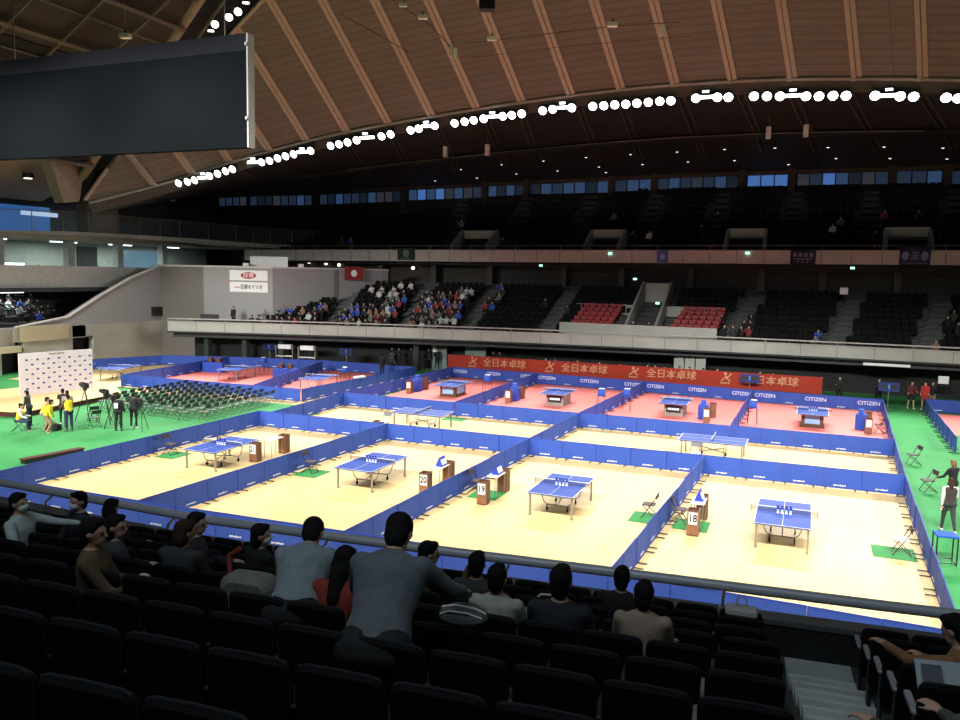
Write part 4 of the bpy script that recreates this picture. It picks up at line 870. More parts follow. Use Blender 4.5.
HISC = [P_('pole', MB().tube([(0, 0, 0), (0, 0, 1.2)], .03, 8).tube([(-.3, 0, .02), (.3, 0, .02)], .02, 6).tube([(0, -.3, .02), (0, .3, .02)], .02, 6), STEEL), P_('board', MB().rbox((0, 0, 1.42), (1.15, .16, .55), .04), mat('score_board_dark_blue', (.012, .025, .17), .6), [P_('number_panel', MB().box((-.27, -.09, 1.45), (.36, .02, .26)).box((.27, -.09, 1.45), (.36, .02, .26)), BLACK, label='black number panel'), P_('blue_figure', MB().box((0, -.1, 1.44), (.10, .02, .30)), mat('figure_blue', (.06, .20, .65), .5))])]
for q, lab in (((-23.086, 28.752), 'dark blue score board standing behind the leftmost red show court'), ((-15.897, 28.669), 'dark blue score board standing behind the second red show court'), ((-2.828, 27.675), 'dark blue score board standing between the last two show courts'), ((5.024, 27.81), 'dark blue score board at the corner by the right green aisle'),
               ((-39.869, 28.488), 'dark blue score board behind the first left red court'), ((-32.543, 28.28), 'dark blue score board behind the second left red court')):
    spawn('standing_score_board', HISC, (q[0], q[1] + .5, .016), 0, lab, 'score board', 'standing score boards', (1, 1, .95))
for q, lab in (((-39.799, 22.371), 'blue-covered table with brown boxes on top, first left red court'), ((-33.128, 21.783), 'blue-covered table with brown boxes on top, second left red court')):
    t = spawn('covered_table', [P_('cover', MB().rbox((0, 0, .36), (1.7, .7, .72), .05, axis='z'), mat('blue_cover', (.02, .065, .42)))], (q[0], q[1], .016), .12, lab, 'table', 'covered tables on the left red courts')
    for k in (-1, 1): single('brown_box', MB().rbox((0, 0, .17), (.34, .3, .34), .02, axis='z'), BROWN, '%s brown box on the covered table, %s left red court' % ('left' if k < 0 else 'right', 'first' if q[0] < -33 else 'second'), 'box', (q[0] + k * .38, q[1], .736), .12, 'boxes on covered tables')
for q, lab in (((-36.815, 24.196), 'blue chair at the right end of the first left red table'), ((-28.553, 22.099), 'blue chair at the right end of the second left red table')):
    spawn('blue_chair', STND, (q[0], q[1], .016), 0, lab, 'chair', None, (1, 1, .85))
# ---------------------------------------------------------------- rows of audience chairs, stage, backdrop
nx, ny = 9, 11
for i in range(nx):
    for j in range(ny):
        x = -34.2 + .87 * i - .03 * j; y = 6.15 + .62 * j - .10 * i + .9
        if i == nx - 1 and j < 1: continue
        spawn('audience_chair', FCA, (x, y, .013), pi / 2 + .05, 'dark folding chair on green carpet, %s row from stage, %s seat from the spectators' % (ORD[i], ORD[j]), 'chair', 'folding audience chairs before the stage')
PH = mat('stage_top_wood', (.62, .42, .19), .5, var=.08)
stg = spawn('low_stage', [P_('stage_top', MB().prism([(-36.0, 3.0), (-35.4, 3.3), (-36.3, 10.3), (-38.6, 12.0), (-42.5, 11.3), (-43.5, 5), (-42, 2)], .27, .30), PH, label='tan wooden top'),
                          P_('stage_skirt', MB().prism([(-36.0, 3.05), (-35.45, 3.35), (-36.35, 10.25), (-38.6, 11.9), (-42.4, 11.2), (-43.4, 5), (-41.9, 2.1)], .012, .27), DKRED, label='dark red skirt')], (0, 0, 0), 0, 'low tan stage with a dark red skirt before the white backdrop', 'stage')
P0 = (-39.99, 6.66); P1 = (-39.08, 10.8)
bl = hypot(P1[0] - P0[0], P1[1] - P0[1]); ba = atan2(P1[1] - P0[1], P1[0] - P0[0])
LIL = mat('backdrop_white', (.74, .72, .80), .7, var=.02)
pan = MB().box((0, 0, 1.18), (bl, .04, 2.36))
mk = MB(); mk2 = MB()
for r in range(7):
    for c in range(7):
        x = -bl / 2 + .42 + c * .61 - (.3 if r % 2 else 0); z = .35 + r * .27
        if x > -bl / 2 + .15: mk.ell((x, -.03, z), (.085, .006, .06), None, 8, 4)
        mk2.box((x + .29, -.028, z + .02), (.12, .012, .03))
ttl = MB()
for k in range(6): ttl.box((-.38 + .15 * k, -.028, 2.24), (.11, .012, .09))
spawn('press_backdrop', [P_('panel', pan, LIL, [P_('printed_mark', mk, mat('print_violet', (.10, .07, .38), .6), label='violet oval print'), P_('printed_line', mk2, mat('print_grey', (.45, .45, .55), .6)), P_('title_print', ttl, mat('print_olive', (.30, .28, .20), .6))]),
      P_('support_foot', MB().box((-1.6, .3, .03), (.06, .7, .06)).box((1.6, .3, .03), (.06, .7, .06)), STEEL)], ((P0[0] + P1[0]) / 2, (P0[1] + P1[1]) / 2, .30), ba, 'white press backdrop panel with rows of violet oval marks on the stage', 'backdrop')
spawn('low_bench', [P_('bench_top', MB().box((0, 0, .17), (2.5, .35, .04)), DKRED), P_('bench_side', MB().box((0, -.15, .08), (2.4, .03, .15)).box((-1.2, 0, .08), (.04, .3, .15)).box((1.2, 0, .08), (.04, .3, .15)), BLACK)], (-26.9, -2.2, .013), 1.45, 'long low dark red bench behind the barrier left of the leftmost front court', 'bench')
for x, y, lab in ((-30.6, 3.2, 'dark folding chair beside the man in the yellow vest'), (-31.6, 4.0, 'dark folding chair near the low stage, left of the yellow vests'), (-30.0, 3.9, 'dark folding chair nearest the standing camera crew')):
    spawn('folding_chair', FCA, (x, y, .013), 1.2, lab, 'chair')
spawn('equipment_bag', [P_('bag_body', MB().rbox((0, 0, .14), (.75, .35, .28), .1, axis='z'), cloth('black_cloth', (.012, .014, .014))), P_('handle', MB().tube([(-.2, 0, .27), (-.1, 0, .4), (.1, 0, .4), (.2, 0, .27)], .015, 6), BLACK)], (-31.583, 1.722, 0.013), .3, 'black equipment bag on the green carpet before the crew', 'bag')

# ---------------------------------------------------------------- people
def dv(fwd, out, s):
    f, o = radians(fwd), radians(out); return Vector((s * sin(o), sin(f) * cos(o), -cos(f) * cos(o)))
def fig(pel=(0, 0, .93), lean=0, side=0, twist=0, hp=0, hy=0, tl=(0, 3), kl=2, tr=(0, 3), kr=2, al=(5, 8), el=12, ar=(5, 8), er=12, fl=None, fr=None):
    """joints of a 1.70 m figure facing +y; angles in degrees, forward positive"""
    J = {}; p = Vector(pel); J['pel'] = p
    L, Sd = radians(lean), radians(side)
    sp = Vector((sin(Sd) * cos(L), sin(L) * cos(Sd), cos(L) * cos(Sd))).normalized()
    sx = Vector((cos(radians(twist)), sin(radians(twist)), 0)); sx = (sx - sp * sx.dot(sp)).normalized(); fw = sp.cross(sx) * -1
    if fw.y * cos(radians(twist)) < 0 and lean < 90: fw = fw * -1
    J['sp'], J['sx'], J['fw'] = sp, sx, fw
    J['waist'] = p + sp * .16; J['chest'] = p + sp * .34 + fw * .01; J['sh'] = p + sp * .47; J['neck'] = p + sp * .505 - fw * .005
    hd = (sp + Vector((0, 0, .9))).normalized()
    HL = radians(hp); hf = (Vector((-sin(radians(hy + twist)), cos(radians(hy + twist)), 0)))
    hup = (hd * cos(HL) + hf * sin(HL)).normalized(); hf = (hf - hup * hf.dot(hup)).normalized()
    J['hup'], J['hf'] = hup, hf; J['hx'] = hf.cross(hup).normalized()
    J['head'] = J['neck'] + hup * .142 + hf * .02
    for k, s, th, kn, a, e, fo in (('l', -1, tl, kl, al, el, fl), ('r', 1, tr, kr, ar, er, fr)):
        J['hip' + k] = p + sx * (s * .09) - sp * .02
        J['kn' + k] = J['hip' + k] + dv(th[0], th[1], s) * .42
        J['an' + k] = J['kn' + k] + dv(th[0] - kn, th[1] * .4, s) * .42
        J['to' + k] = J['an' + k] + Vector((s * .02, .15, -.045))
        J['s' + k] = J['sh'] + sx * (s * .175) - sp * .02
        J['e' + k] = J['s' + k] + dv(a[0], a[1], s) * .285
        d = dv(a[0] + e, a[1] * .3 if fo is None else fo, s)
        J['w' + k] = J['e' + k] + d * .245; J['h' + k] = J['w' + k] + d * .085; J['d' + k] = d
    return J
def torso(mb, J, k=1.0, top=True, skirt=0):
    n = 14; R = []
    rows = [(-.075 - skirt, .155, .105), (-.02, .165, .115), (.08, .152, .105), (.17, .138, .098), (.28, .155, .108), (.38, .175, .112), (.455, .172, .090), (.50, .120, .070), (.53, .066, .062)]
    if not top: rows = rows[:4]
    for h, rx, ry in rows:
        c = J['pel'] + J['sp'] * h + J['fw'] * (.012 if .2 < h < .45 else 0)
        R.append([c + J['sx'] * (rx * k * cos(2 * pi * i / n)) + J['fw'] * (ry * k * sin(2 * pi * i / n)) for i in range(n)])
    return mb.loft(R)
def arms(mb, J, k, f=1.0):
    for s in 'lr':
        mb.cap(J['s' + s], .056 * k, J['e' + s], .043 * k); a = J['e' + s].lerp(J['w' + s], f); mb.cap(J['e' + s], .043 * k, a, lerp(.043, .03, f) * k)
    return mb
def legs(mb, J, k, f=1.0):
    for s in 'lr':
        mb.cap(J['hip' + s], .085 * k, J['kn' + s], .056 * k); a = J['kn' + s].lerp(J['an' + s], f); mb.cap(J['kn' + s], .056 * k, a, lerp(.056, .037, f) * k)
    return mb
def hand(mb, J, s, curl=35):
    w, d = J['w' + s], J['d' + s].normalized(); sg = -1 if s == 'l' else 1
    a = d.cross(Vector((0, 0, 1)));  a = a.normalized() if a.length > .1 else Vector((1, 0, 0)); b = a.cross(d).normalized()
    M = Matrix((a, b, d)).transposed()
    mb.ell(w + d * .05, (.038, .017, .05), M, 10, 6)
    for i, ln in enumerate((.062, .074, .070, .055)):
        p = w + d * .085 + a * (-.028 + .0187 * i); r1 = radians(curl); q = p + (d * cos(r1 * .5) - b * sin(r1 * .5)) * ln * .5; t = q + (d * cos(r1 * 1.5) - b * sin(r1 * 1.5)) * ln * .5
        mb.cap(p - d * .02, .010, q, .009, 6); mb.cap(q, .009, t, .0075, 6)
    p = w + d * .03 + a * (-.032 * sg); q = p + (d * .7 - a * .6 * sg - b * .2).normalized() * .04; t = q + (d * .9 - a * .2 * sg - b * .4).normalized() * .03
    mb.cap(p, .012, q, .011, 6); mb.cap(q, .011, t, .009, 6)
def headm(mb, J, hi=True):
    M = Matrix((J['hx'], J['hf'], J['hup'])).transposed(); c = J['head']
    mb.ell(c + J['hup'] * .02, (.073, .090, .10), M, 14, 10); mb.ell(c - J['hup'] * .045 + J['hf'] * .03, (.055, .058, .065), M, 12, 8)
    mb.cap(J['neck'] - J['sp'] * .03, .055, c - J['hup'] * .05 - J['hf'] * .015, .05)
    if hi:
        mb.cap(c + J['hf'] * .085 + J['hup'] * .012, .010, c + J['hf'] * .102 - J['hup'] * .02, .014, 8)
        for s in (-1, 1): mb.ell(c + J['hx'] * (.074 * s) - J['hf'] * .008, (.012, .02, .03), M, 8, 6)
        mb.ell(c + J['hf'] * .083 - J['hup'] * .052, (.026, .012, .010), M, 8, 6)
        for s in (-1, 1): mb.ell(c + J['hf'] * .078 + J['hx'] * (.032 * s) + J['hup'] * .028, (.022, .012, .007), M, 8, 5)
    return mb
def hairm(mb, J, style='short'):
    M = Matrix((J['hx'], J['hf'], J['hup'])).transposed(); c = J['head']; u, f = J['hup'], J['hf']
    mb.ell(c + u * .045 - f * .018, (.084, .094, .088), M, 14, 9); mb.ell(c - u * .015 - f * .048, (.074, .058, .095), M, 12, 8)
    mb.ell(c + u * .095 + f * .045, (.06, .045, .03), M, 10, 6)
    if style == 'bob': mb.ell(c - u * .03 - f * .04, (.092, .07, .11), M, 12, 8)
    if style == 'long': mb.ell(c - u * .03 - f * .04, (.09, .068, .11), M, 12, 8); mb.cap(c - u * .08 - f * .06, .075, c - u * .26 - f * .075, .06, 10)
    if style == 'tail': mb.cap(c + u * .02 - f * .10, .03, c - u * .16 - f * .14, .02, 8)
    if style == 'bun': mb.ell(c + u * .10 - f * .09, (.045, .045, .04), M, 10, 6)
    return mb
def person(loc, rz, J, label, top, bottom, hairc=None, style='short', mask=False, vox=.018, short_sleeves=False, bare_legs=False, vest=None, shoe=None, group=None, sc=1.0, skirt=0, hands=True, coat=None, eyes=True, fat=1.0):
    b = torso(MB(), J, .94); arms(b, J, .9); legs(b, J, .9); headm(b, J)
    parts = []
    for s in 'lr':
        if hands: hand(b, J, s)
        b.cap(J['an' + s], .035, J['to' + s], .03)
    parts.append(('body', remesh(b, 'body', SKIN, min(vox, .012) if hands else vox, 1), None, []))
    t = torso(MB(), J, 1.10 * fat, True, skirt); arms(t, J, 1.16 * fat, .35 if short_sleeves else .97)
    parts.append(('shirt', remesh(t, 'shirt', top, vox), None, []))
    q = torso(MB(), J, 1.07 * fat, False); legs(q, J, 1.16 * fat if not bare_legs else 1.3, .93 if not bare_legs else -.0)
    if bare_legs:
        q = torso(MB(), J, 1.07, False)
        for s in 'lr': q.cap(J['hip' + s], .105, J['hip' + s].lerp(J['kn' + s], .75), .085)
    q.cap(J['hipl'] - J['fw'] * .02, .115 * fat, J['hipr'] - J['fw'] * .02, .115 * fat)
    parts.append(('trousers' if not bare_legs else 'shorts', remesh(q, 'trousers', bottom, vox), None, []))
    for s in 'lr':
        f = MB().cap(J['an' + s] + Vector((0, -.03, -.035)), .043, J['to' + s] + Vector((0, .01, .0)), .036)
        parts.append(('shoe', remesh(f, 'shoe', shoe or BLACK, .02), None, []))
    h = hairm(MB(), J, style); parts.append(('hair', remesh(h, 'hair', hairc or HAIRM, .014), None, []))
    M = Matrix((J['hx'], J['hf'], J['hup'])).transposed(); c = J['head']
    if mask:
        m = MB().ell(c - J['hup'] * .038 + J['hf'] * .050, (.062, .056, .05), M, 12, 8).ell(c - J['hup'] * .02 + J['hf'] * .09, (.02, .025, .03), M, 8, 6)
        parts.append(('face_mask', remesh(m, 'face_mask', MASK, .010), 'white face mask', []))
    if eyes:
        for s in (-1, 1): parts.append(('eye', MB().ell(c + J['hf'] * .083 + J['hx'] * (.032 * s) + J['hup'] * .012, (.013, .008, .006), M, 8, 5).mesh('eye', EYE), None, []))
    if vest:
        vv = torso(MB(), J, 1.18, True); v = MB().loft([r for r in [vv.v[i * 14:(i + 1) * 14] for i in range(1, 8)]])
        parts.append(('vest', remesh(v, 'vest', vest, vox), 'bright vest', []))
    if coat:
        v = torso(MB(), J, 1.2, True, .12); arms(v, J, 1.3, .9); parts.append(('coat', remesh(v, 'coat', coat, vox), None, []))
    return spawn('person', parts, loc, rz, label, 'person', group, (sc, sc, sc))
def seated(**k):
    d = dict(pel=(0, .18, .50), lean=-8, tl=(84, 6), kl=82, tr=(84, 6), kr=82, al=(25, 8), el=55, ar=(25, 8), er=55); d.update(k); return fig(**d)
C_GREY = cloth('grey_blue_shirt', (.105, .125, .145)); C_DENIM = cloth('pale_denim_shirt', (.20, .25, .27)); C_DARK = cloth('dark_navy_cloth', (.016, .019, .028)); C_BLK = cloth('near_black_cloth', (.010, .011, .013))
C_PALE = cloth('pale_blue_white_shirt', (.42, .50, .52)); C_BRN = cloth('brown_jacket', (.10, .065, .035)); C_WHT = cloth('off_white_trousers', (.50, .50, .42)); C_RED = cloth('red_jacket', (.24, .032, .022)); C_SKY2 = cloth('pale_cardigan', (.36, .36, .33)); C_BEI = cloth('beige_jacket', (.30, .23, .18))
C_ORG = cloth('orange_brown_stripe', (.26, .13, .06)); C_GRN = cloth('grey_green_cloth', (.075, .085, .07)); C_CHAR = cloth('charcoal_cloth', (.035, .037, .04)); C_SKY = cloth('white_top', (.55, .56, .55)); C_YEL = cloth('yellow_vest', (.72, .56, .03))
C_NAVYT = cloth('dark_blue_jeans', (.02, .028, .07)); C_CRIM = cloth('crimson_shirt', (.40, .03, .03)); C_PINKO = cloth('orange_pink_shirt', (.62, .20, .12)); C_BROWNV = cloth('brown_vest', (.13, .07, .045)); C_TAN = cloth('tan_trousers', (.30, .20, .13))
def seat_at(i, x, w=0.0): v = st(0, .85 * i + w, 0); return (x, v.y + TH * x, rowz(i))
SR = TH
# near spectators (facing the courts unless turned)
def sit(xz, row, rz, J, *a, sc=.97, w=0.0, **k):
    J = dict(J); J['pel'] = (0, .18, xz[1]); fn = J.pop('_f', seated)
    x, y, z = seat_at(row, xz[0], w)
    return person((x, y, z), rz, fn(**J), *a, sc=sc, **k)
D = dict
sit((-7.487, 0.534), 4, -1.22, D(lean=-4, ar=(35, 30), er=35, al=(72, 20), el=14, hy=-8), 'seated person in a pale blue shirt and white mask, turned to the right', C_PALE, C_CHAR, mask=True)
sit((-7.17, 0.672), 3, 2.85, D(lean=0, hy=5), 'person in dark clothes facing the camera with white mask, by the rail', C_DARK, C_BLK, mask=True)
sit((-7.226, 0.47), 3, .074, D(lean=10, hp=10), 'dark-haired person by the rail right of the masked face', C_BLK, C_BLK, style='bob')
sit((-4.859, 0.488), 6, -1.0, D(lean=2, tl=(118, 12), kl=108, tr=(128, 2), kr=112, ar=(40, 6), er=62, hy=-5), 'seated person in a brown jacket with off-white trousers turned right', C_BRN, C_WHT, shoe=C_BLK)
sit((-5.504, 0.448), 5, -.5, D(lean=4, hy=-40), 'seated dark-haired person behind the brown jacket, looking right', C_CHAR, C_BLK, style='bob')
sit((-4.705, 0.457), 5, .074, D(lean=6, hy=-25, hp=6), 'person with reddish brown bobbed hair in a dark hooded jacket', C_CHAR, C_BLK, HAIRB, 'bob')
sit((-5.357, 0.544), 4, -.9, D(lean=4, hy=-20), 'person right of the reddish hair, seen in profile before the rail', C_DARK, C_BLK)
sit((-4.596, 0.481), 4, -.4, D(lean=4, hy=-35), 'dark-haired person with a white mask strap before the rail, left of the denim shirt', C_BLK, C_BLK, style='bob', mask=True)
sit((-2.654, 0.465), 6, .074, D(lean=12, hp=18), 'long dark-haired person in a red jacket between the two bending men', C_RED, C_BLK, style='long')
sit((-2.918, 0.533), 4, -.7, D(lean=8, hy=-15, ar=(65, 12), er=95), 'dark-haired person with raised hand before the face, right of the grey shirt', C_BRN, C_BLK, style='bob')
sit((-2.273, 0.48), 4, .074, D(lean=2), 'dark-haired person in dark clothes low before the rail, centre', C_CHAR, C_BLK)
sit((-1.778, 0.473), 5, .074, D(lean=3), 'dark-haired person in a pale cardigan seated in the centre', C_SKY2, C_BLK, sc=.95)
sit((-1.285, 0.365), 5, .074, D(lean=4), 'large person in a dark navy jacket seated right of the centre', C_DARK, C_BLK, sc=1.08)
sit((-1.163, 0.464), 3, .074, D(lean=4), 'dark-haired person in black by the rail, behind the beige jacket', C_BLK, C_BLK)
sit((-0.66, 0.539), 5, .074, D(lean=4), 'dark-haired person in a beige jacket right of the centre', C_BEI, C_BLK, sc=.92)
sit((1.734, 0.433), 4, .9, D(lean=8, hp=18, al=(70, 4), el=25, ar=(35, 4), er=60, fl=-10), 'dark-haired person in an orange-brown striped top at the right edge', C_ORG, C_BLK, sc=1.02)
sit((1.354, 0.445), 7, .75, D(lean=6, hp=10, al=(42, 8), el=48, ar=(30, 2), er=70), 'person in grey-green sleeves at the lower right corner holding paper', C_GRN, C_BLK, sc=1.0)
def bent(xz, row, w, rz, lean, hp, lab, top, bot, sc, al, el, ar, er):
    x, y, z = seat_at(row, xz[0], w)
    p = xz[1]; kb = 5 if p > .85 else 30
    J = fig(pel=(0, 0, p), lean=lean, hp=hp, tl=(kb * .6, 6), kl=kb, tr=(kb * .5, 6), kr=kb, al=al, el=el, ar=ar, er=er)
    return person((x, y, z), rz, J, lab, top, bot, sc=sc, fat=1.12)
bent((-2.957, 0.705), 6, -.12, .32, 50, 34, 'person in a pale denim shirt bending forward over the seats with a grey bag', C_DENIM, C_BLK, 1.02, (38, 12), 10, (40, 12), 8)
bent((-1.856, 0.699), 7, -.12, .22, 42, 28, 'broad person in a dark grey-blue shirt standing bent over the seats', C_GREY, C_BLK, 1.08, (40, 16), 10, (44, 26), 24)
# seat clutter
vx = lambda i, x, dz: (x, seat_at(i, x)[1], rowz(i) + dz)
single('open_magazine', MB().box((-.16, 0, 0), (.31, .40, .012), 0, ry=-.22).box((.16, 0, 0), (.31, .40, .012), 0, ry=.22).box((-.23, .09, .022), (.12, .13, .004), 1, ry=-.22).box((-.08, .09, -.012), (.12, .13, .004), 1, ry=-.22).box((-.23, -.09, .022), (.12, .13, .004), 1, ry=-.22).box((.10, .09, -.008), (.14, .13, .004), 1, ry=.22).box((.10, -.09, -.008), (.14, .13, .004), 1, ry=.22),
       [mat('magazine_paper', (.33, .38, .42), .6), mat('magazine_picture', (.07, .075, .10), .6)], 'open magazine with grey pictures held at the right edge', 'magazine', (1.45, -18.85, 4.86), .25).rotation_euler = (.75, .1, .2)
pr = single('folded_paper', MB().box((0, 0, 0), (.12, .42, .01)).box((.03, .02, .015), (.12, .40, .008)).box((.06, .0, .03), (.10, .36, .008)), mat('magazine_paper', (.33, .38, .42), .6), 'folded white papers held in the lower right corner', 'paper', (.98, -20.75, 5.15), .6)
pr.rotation_euler = (-.35, .35, .75)
BAGW = mat('white_bag_cloth', (.55, .55, .53), .7)
spawn('handbag', [P_('bag_body', MB().rbox((0, 0, .04), (.40, .22, .09), .04, axis='z'), BAGW), P_('handle', MB().tube([(-.06, 0, .08), (-.055, 0, .19), (0, 0, .24), (.055, 0, .19), (.06, 0, .08)], .012, 8), BAGW)], (-.17, seat_at(1, -.17)[1] + .03, rowz(1) + .82), .05, 'white handbag with ring handle lying on the aisle-side seat by the rail', 'bag', None, (.85, .85, .85))
spawn('striped_cap', [P_('cap_crown', MB().ell((0, 0, .03), (.17, .14, .07), None, 14, 8), mat('cap_grey', (.09, .11, .11), .8)), P_('white_stripe', MB().tube([(-.14, -.07, .05), (-.07, -.10, .09), (.05, -.10, .09), (.14, -.06, .05)], .008, 6).tube([(-.15, 0, .07), (-.05, -.03, .105), (.08, -.03, .10), (.15, 0, .06)], .008, 6), WHITE, label='white stripes')], (-1.68, -20.02, rowz(6) + .865), .1, 'grey striped cap resting on a seat back in the centre', 'cap')
spawn('shoulder_bag', [P_('bag_body', MB().rbox((0, 0, .12), (.46, .22, .36), .11, axis='y'), cloth('grey_bag_cloth', (.145, .15, .135))), P_('strap', MB().tube([(-.16, -.02, .27), (-.20, .02, .40), (-.12, .06, .46)], .02, 6), C_RED, label='dark red strap')], (-3.42, -20.0, 5.0), .1, 'grey shoulder bag hanging beside the denim shirt', 'bag')
spawn('green_bag', [P_('bag_body', MB().rbox((0, 0, .1), (.40, .24, .28), .09, axis='y'), cloth('grey_green_bag', (.11, .155, .135)))], (-1.63, -18.75, rowz(4) + .72), .2, 'grey-green bag on the seat between the pale cardigan and navy jacket', 'bag')
single('white_hoop_handle', MB().tube([(-.14, 0, 0), (-.12, 0, .12), (-.04, 0, .20), (.06, 0, .21)], .014, 8), BAGW, 'white curved bag handle left of the navy jacket by the rail', 'handle', (-1.92, -17.4, 4.22), 0)
single('paper_cup', MB().tube([(0, 0, 0), (0, 0, .11)], [.034, .043], 10), PAPER, 'white paper cup beside the red jacket, right of the grey shirt', 'cup', (-2.50, -18.83, 4.47), 0)

# ---------------------------------------------------------------- seats of the near stand
SHL = MB().rbox((0, .045, .60), (.445, .055, .52), .055, rx=.12, axis='y')
EDG = MB().tube([(x, .012 - .06 * (z - .85), z) for x, z in [(-.215, .62), (-.218, .80), (-.20, .845), (-.16, .858), (0, .862), (.16, .858), (.20, .845), (.218, .80), (.215, .62)]], .008, 6)  # lighter grey tube imitating rim light along the seat back edges
CUS = MB().rbox((0, .17, .47), (.41, .07, .38), .07, rx=.10, axis='y')
def armr(s): return MB().rbox((s * .228, .17, .635), (.045, .30, .03), .02, axis='z')
PED = MB().box((-.2, .12, .32), (.03, .12, .62)).box((.2, .12, .32), (.03, .12, .62)).box((0, .12, .30), (.40, .05, .05)).box((-.2, .14, .012), (.06, .28, .024)).box((.2, .14, .012), (.06, .28, .024))
SEAT = [P_('backrest', SHL, SEATB, [P_('rim_light_edge', EDG, mat('seat_rim_light_grey', (.017, .0185, .022), .7, spec=.15))]), P_('seat_cushion', CUS, SEATC, smooth=True), P_('armrest', armr(-1), BLACK), P_('armrest', armr(1), BLACK), P_('support_frame', PED, BLACK)]
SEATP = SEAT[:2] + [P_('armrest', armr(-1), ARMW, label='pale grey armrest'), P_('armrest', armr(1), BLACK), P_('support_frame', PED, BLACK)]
XL = [0, -.17, -.115, -.07, .05, .08, .10, .15, .36, .32]; NS_ = [0, 24, 22, 20, 18, 16, 14, 12, 11, 9]
ROWN = ['', 'front row', 'second row', 'third row', 'fourth row', 'fifth row', 'sixth row', 'seventh row', 'eighth row', 'ninth row']
for i in range(1, 10):
    for k in range(NS_[i]):
        x = XL[i] - .47 * cos(TH) * k
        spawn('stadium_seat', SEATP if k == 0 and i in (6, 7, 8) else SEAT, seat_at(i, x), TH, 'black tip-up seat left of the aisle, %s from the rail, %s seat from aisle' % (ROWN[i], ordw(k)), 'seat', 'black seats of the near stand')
    for k in range(3 if i < 4 else 2 if i < 6 else 0):
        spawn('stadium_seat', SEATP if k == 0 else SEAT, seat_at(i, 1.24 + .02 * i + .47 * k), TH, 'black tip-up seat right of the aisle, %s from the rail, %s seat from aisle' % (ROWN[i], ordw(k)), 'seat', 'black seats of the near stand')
# ---------------------------------------------------------------- far stand seats
FS = mat('far_seat_black', (.0085, .009, .0095), .8, var=.2, spec=.1); FB = MB().rbox((0, .24, .62), (.42, .06, .46), .06, rx=-.12, axis='y'); FCU = MB().rbox((0, .08, .46), (.40, .09, .36), .06, rx=.2, axis='y'); FP = MB().box((0, .16, .22), (.34, .06, .44))
FSEAT = [P_('backrest', FB, FS), P_('seat_cushion', FCU, FS), P_('support_frame', FP, BLACK)]
RSEAT = [P_('backrest', FB, SEATR), P_('seat_cushion', FCU, SEATR), P_('support_frame', FP, BLACK)]
def lowbox(mb, x, y, z):
    mb.box((x, y + .24, z + .62), (.42, .06, .46), rx=-.12); mb.box((x, y + .09, z + .46), (.40, .10, .36), rx=.2)
stuff = MB(); cnt = 0
LXA, LXB = (-40.741, 27.9, 3.699)[0], (-34.914, 37.5, 6.499)[0]
def lx(j): return lerp(LXA, LXB, j / 9)
for j in range(NR):
    x = -46.5
    k = 0
    while x < 12.5:
        x += .50; y = yrow(x, j) - .25
        if x < lx(j) or on_aisle(x, j, LOWA) or in_gap(x) or abs(x - GX0) < .35 or abs(x - GX1) < .35: continue
        if BX0 + .2 < x < BX1 - .2 and j < 5: continue
        k += 1
        if j in (0, 1) and cnt < 150 and x > -38:
            cnt += 1
            a = sum(1 for f, b_ in LOWA if lerp(f, b_, j / (NR - .5)) < x)
            spawn('far_stadium_seat', FSEAT, (x, y, rz_(j)), 0, 'black seat across the arena, %s row above the balcony rail, %s seat from the left' % (ORD[j], ordw(k - 1) if k < 69 else 'last'), 'seat', 'black seats in the lower far stand')
        else: lowbox(stuff, x, y, rz_(j))
for j in range(NU - 1):
    x = -50
    while x < 17:
        x += .5
        if topz(x) < uz(j) + .85 or on_aisle_u(x, j) if False else topz(x) < uz(j) + .85: continue
        if any(abs(x - lerp(f, b_, j / (NU - 1.5))) < .9 for f, b_ in UPA): continue
        if j < 4 and any(l - .4 < x < r + .4 for l, r in UPV): continue
        lowbox(stuff, x, 41.15 + .85 * j, uz(j))
o = link('far_stadium_seats', stuff.mesh('far_stadium_seats', FS)); tag(o, 'rows of black seats filling the far lower and upper stands', 'seats', None, 'stuff')
for side, xa, xb, xc, xd in (('left', -16.05, -13.4, -15.85, -13.25), ('right', -8.65, -5.9, -8.2, -5.6)):
    for j in range(5):
        for k in range(6):
            t = k / 5; x = lerp(lerp(xa, xb, t), lerp(xc, xd, t), j / 4)
            spawn('red_seat', RSEAT, (x + .1, 33.75 + .72 * j, 3.42 + .30 * j), 0, 'red seat in the %s red block across arena, %s row, %s from its left' % (side, ORD[j], ORD[k]), 'seat', 'red seats in the far stand')
# ---------------------------------------------------------------- spectators far away (three seated shapes and two standing shapes, shared)
def figset(J, style, v=.035):
    b = torso(MB(), J, .94); arms(b, J, .92); legs(b, J, .92); headm(b, J, False)
    for s in 'lr': b.cap(J['w' + s], .035, J['h' + s], .03); b.cap(J['an' + s], .04, J['to' + s], .035)
    t = torso(MB(), J, 1.16); arms(t, J, 1.25, .95); q = torso(MB(), J, 1.1, False); legs(q, J, 1.22, .95)
    return [('body', remesh(b, 'body', SKIN, .028, 1), None, []), ('shirt', remesh(t, 'shirt', C_BLK, v), None, []), ('trousers', remesh(q, 'trousers', C_BLK, v), None, []), ('hair', remesh(hairm(MB(), J, style), 'hair', HAIRM, .022), None, [])]
FA = [figset(seated(), 'short'), figset(seated(lean=14, hp=10, al=(40, 8), el=60), 'bob'), figset(seated(lean=-4, ar=(50, 16), er=80, hy=25), 'long')]
FSTD = [figset(fig(al=(10, 6), el=25), 'short'), figset(fig(al=(30, 4), el=70, ar=(30, 4), er=70, tl=(6, 3), tr=(-6, 3)), 'short')]
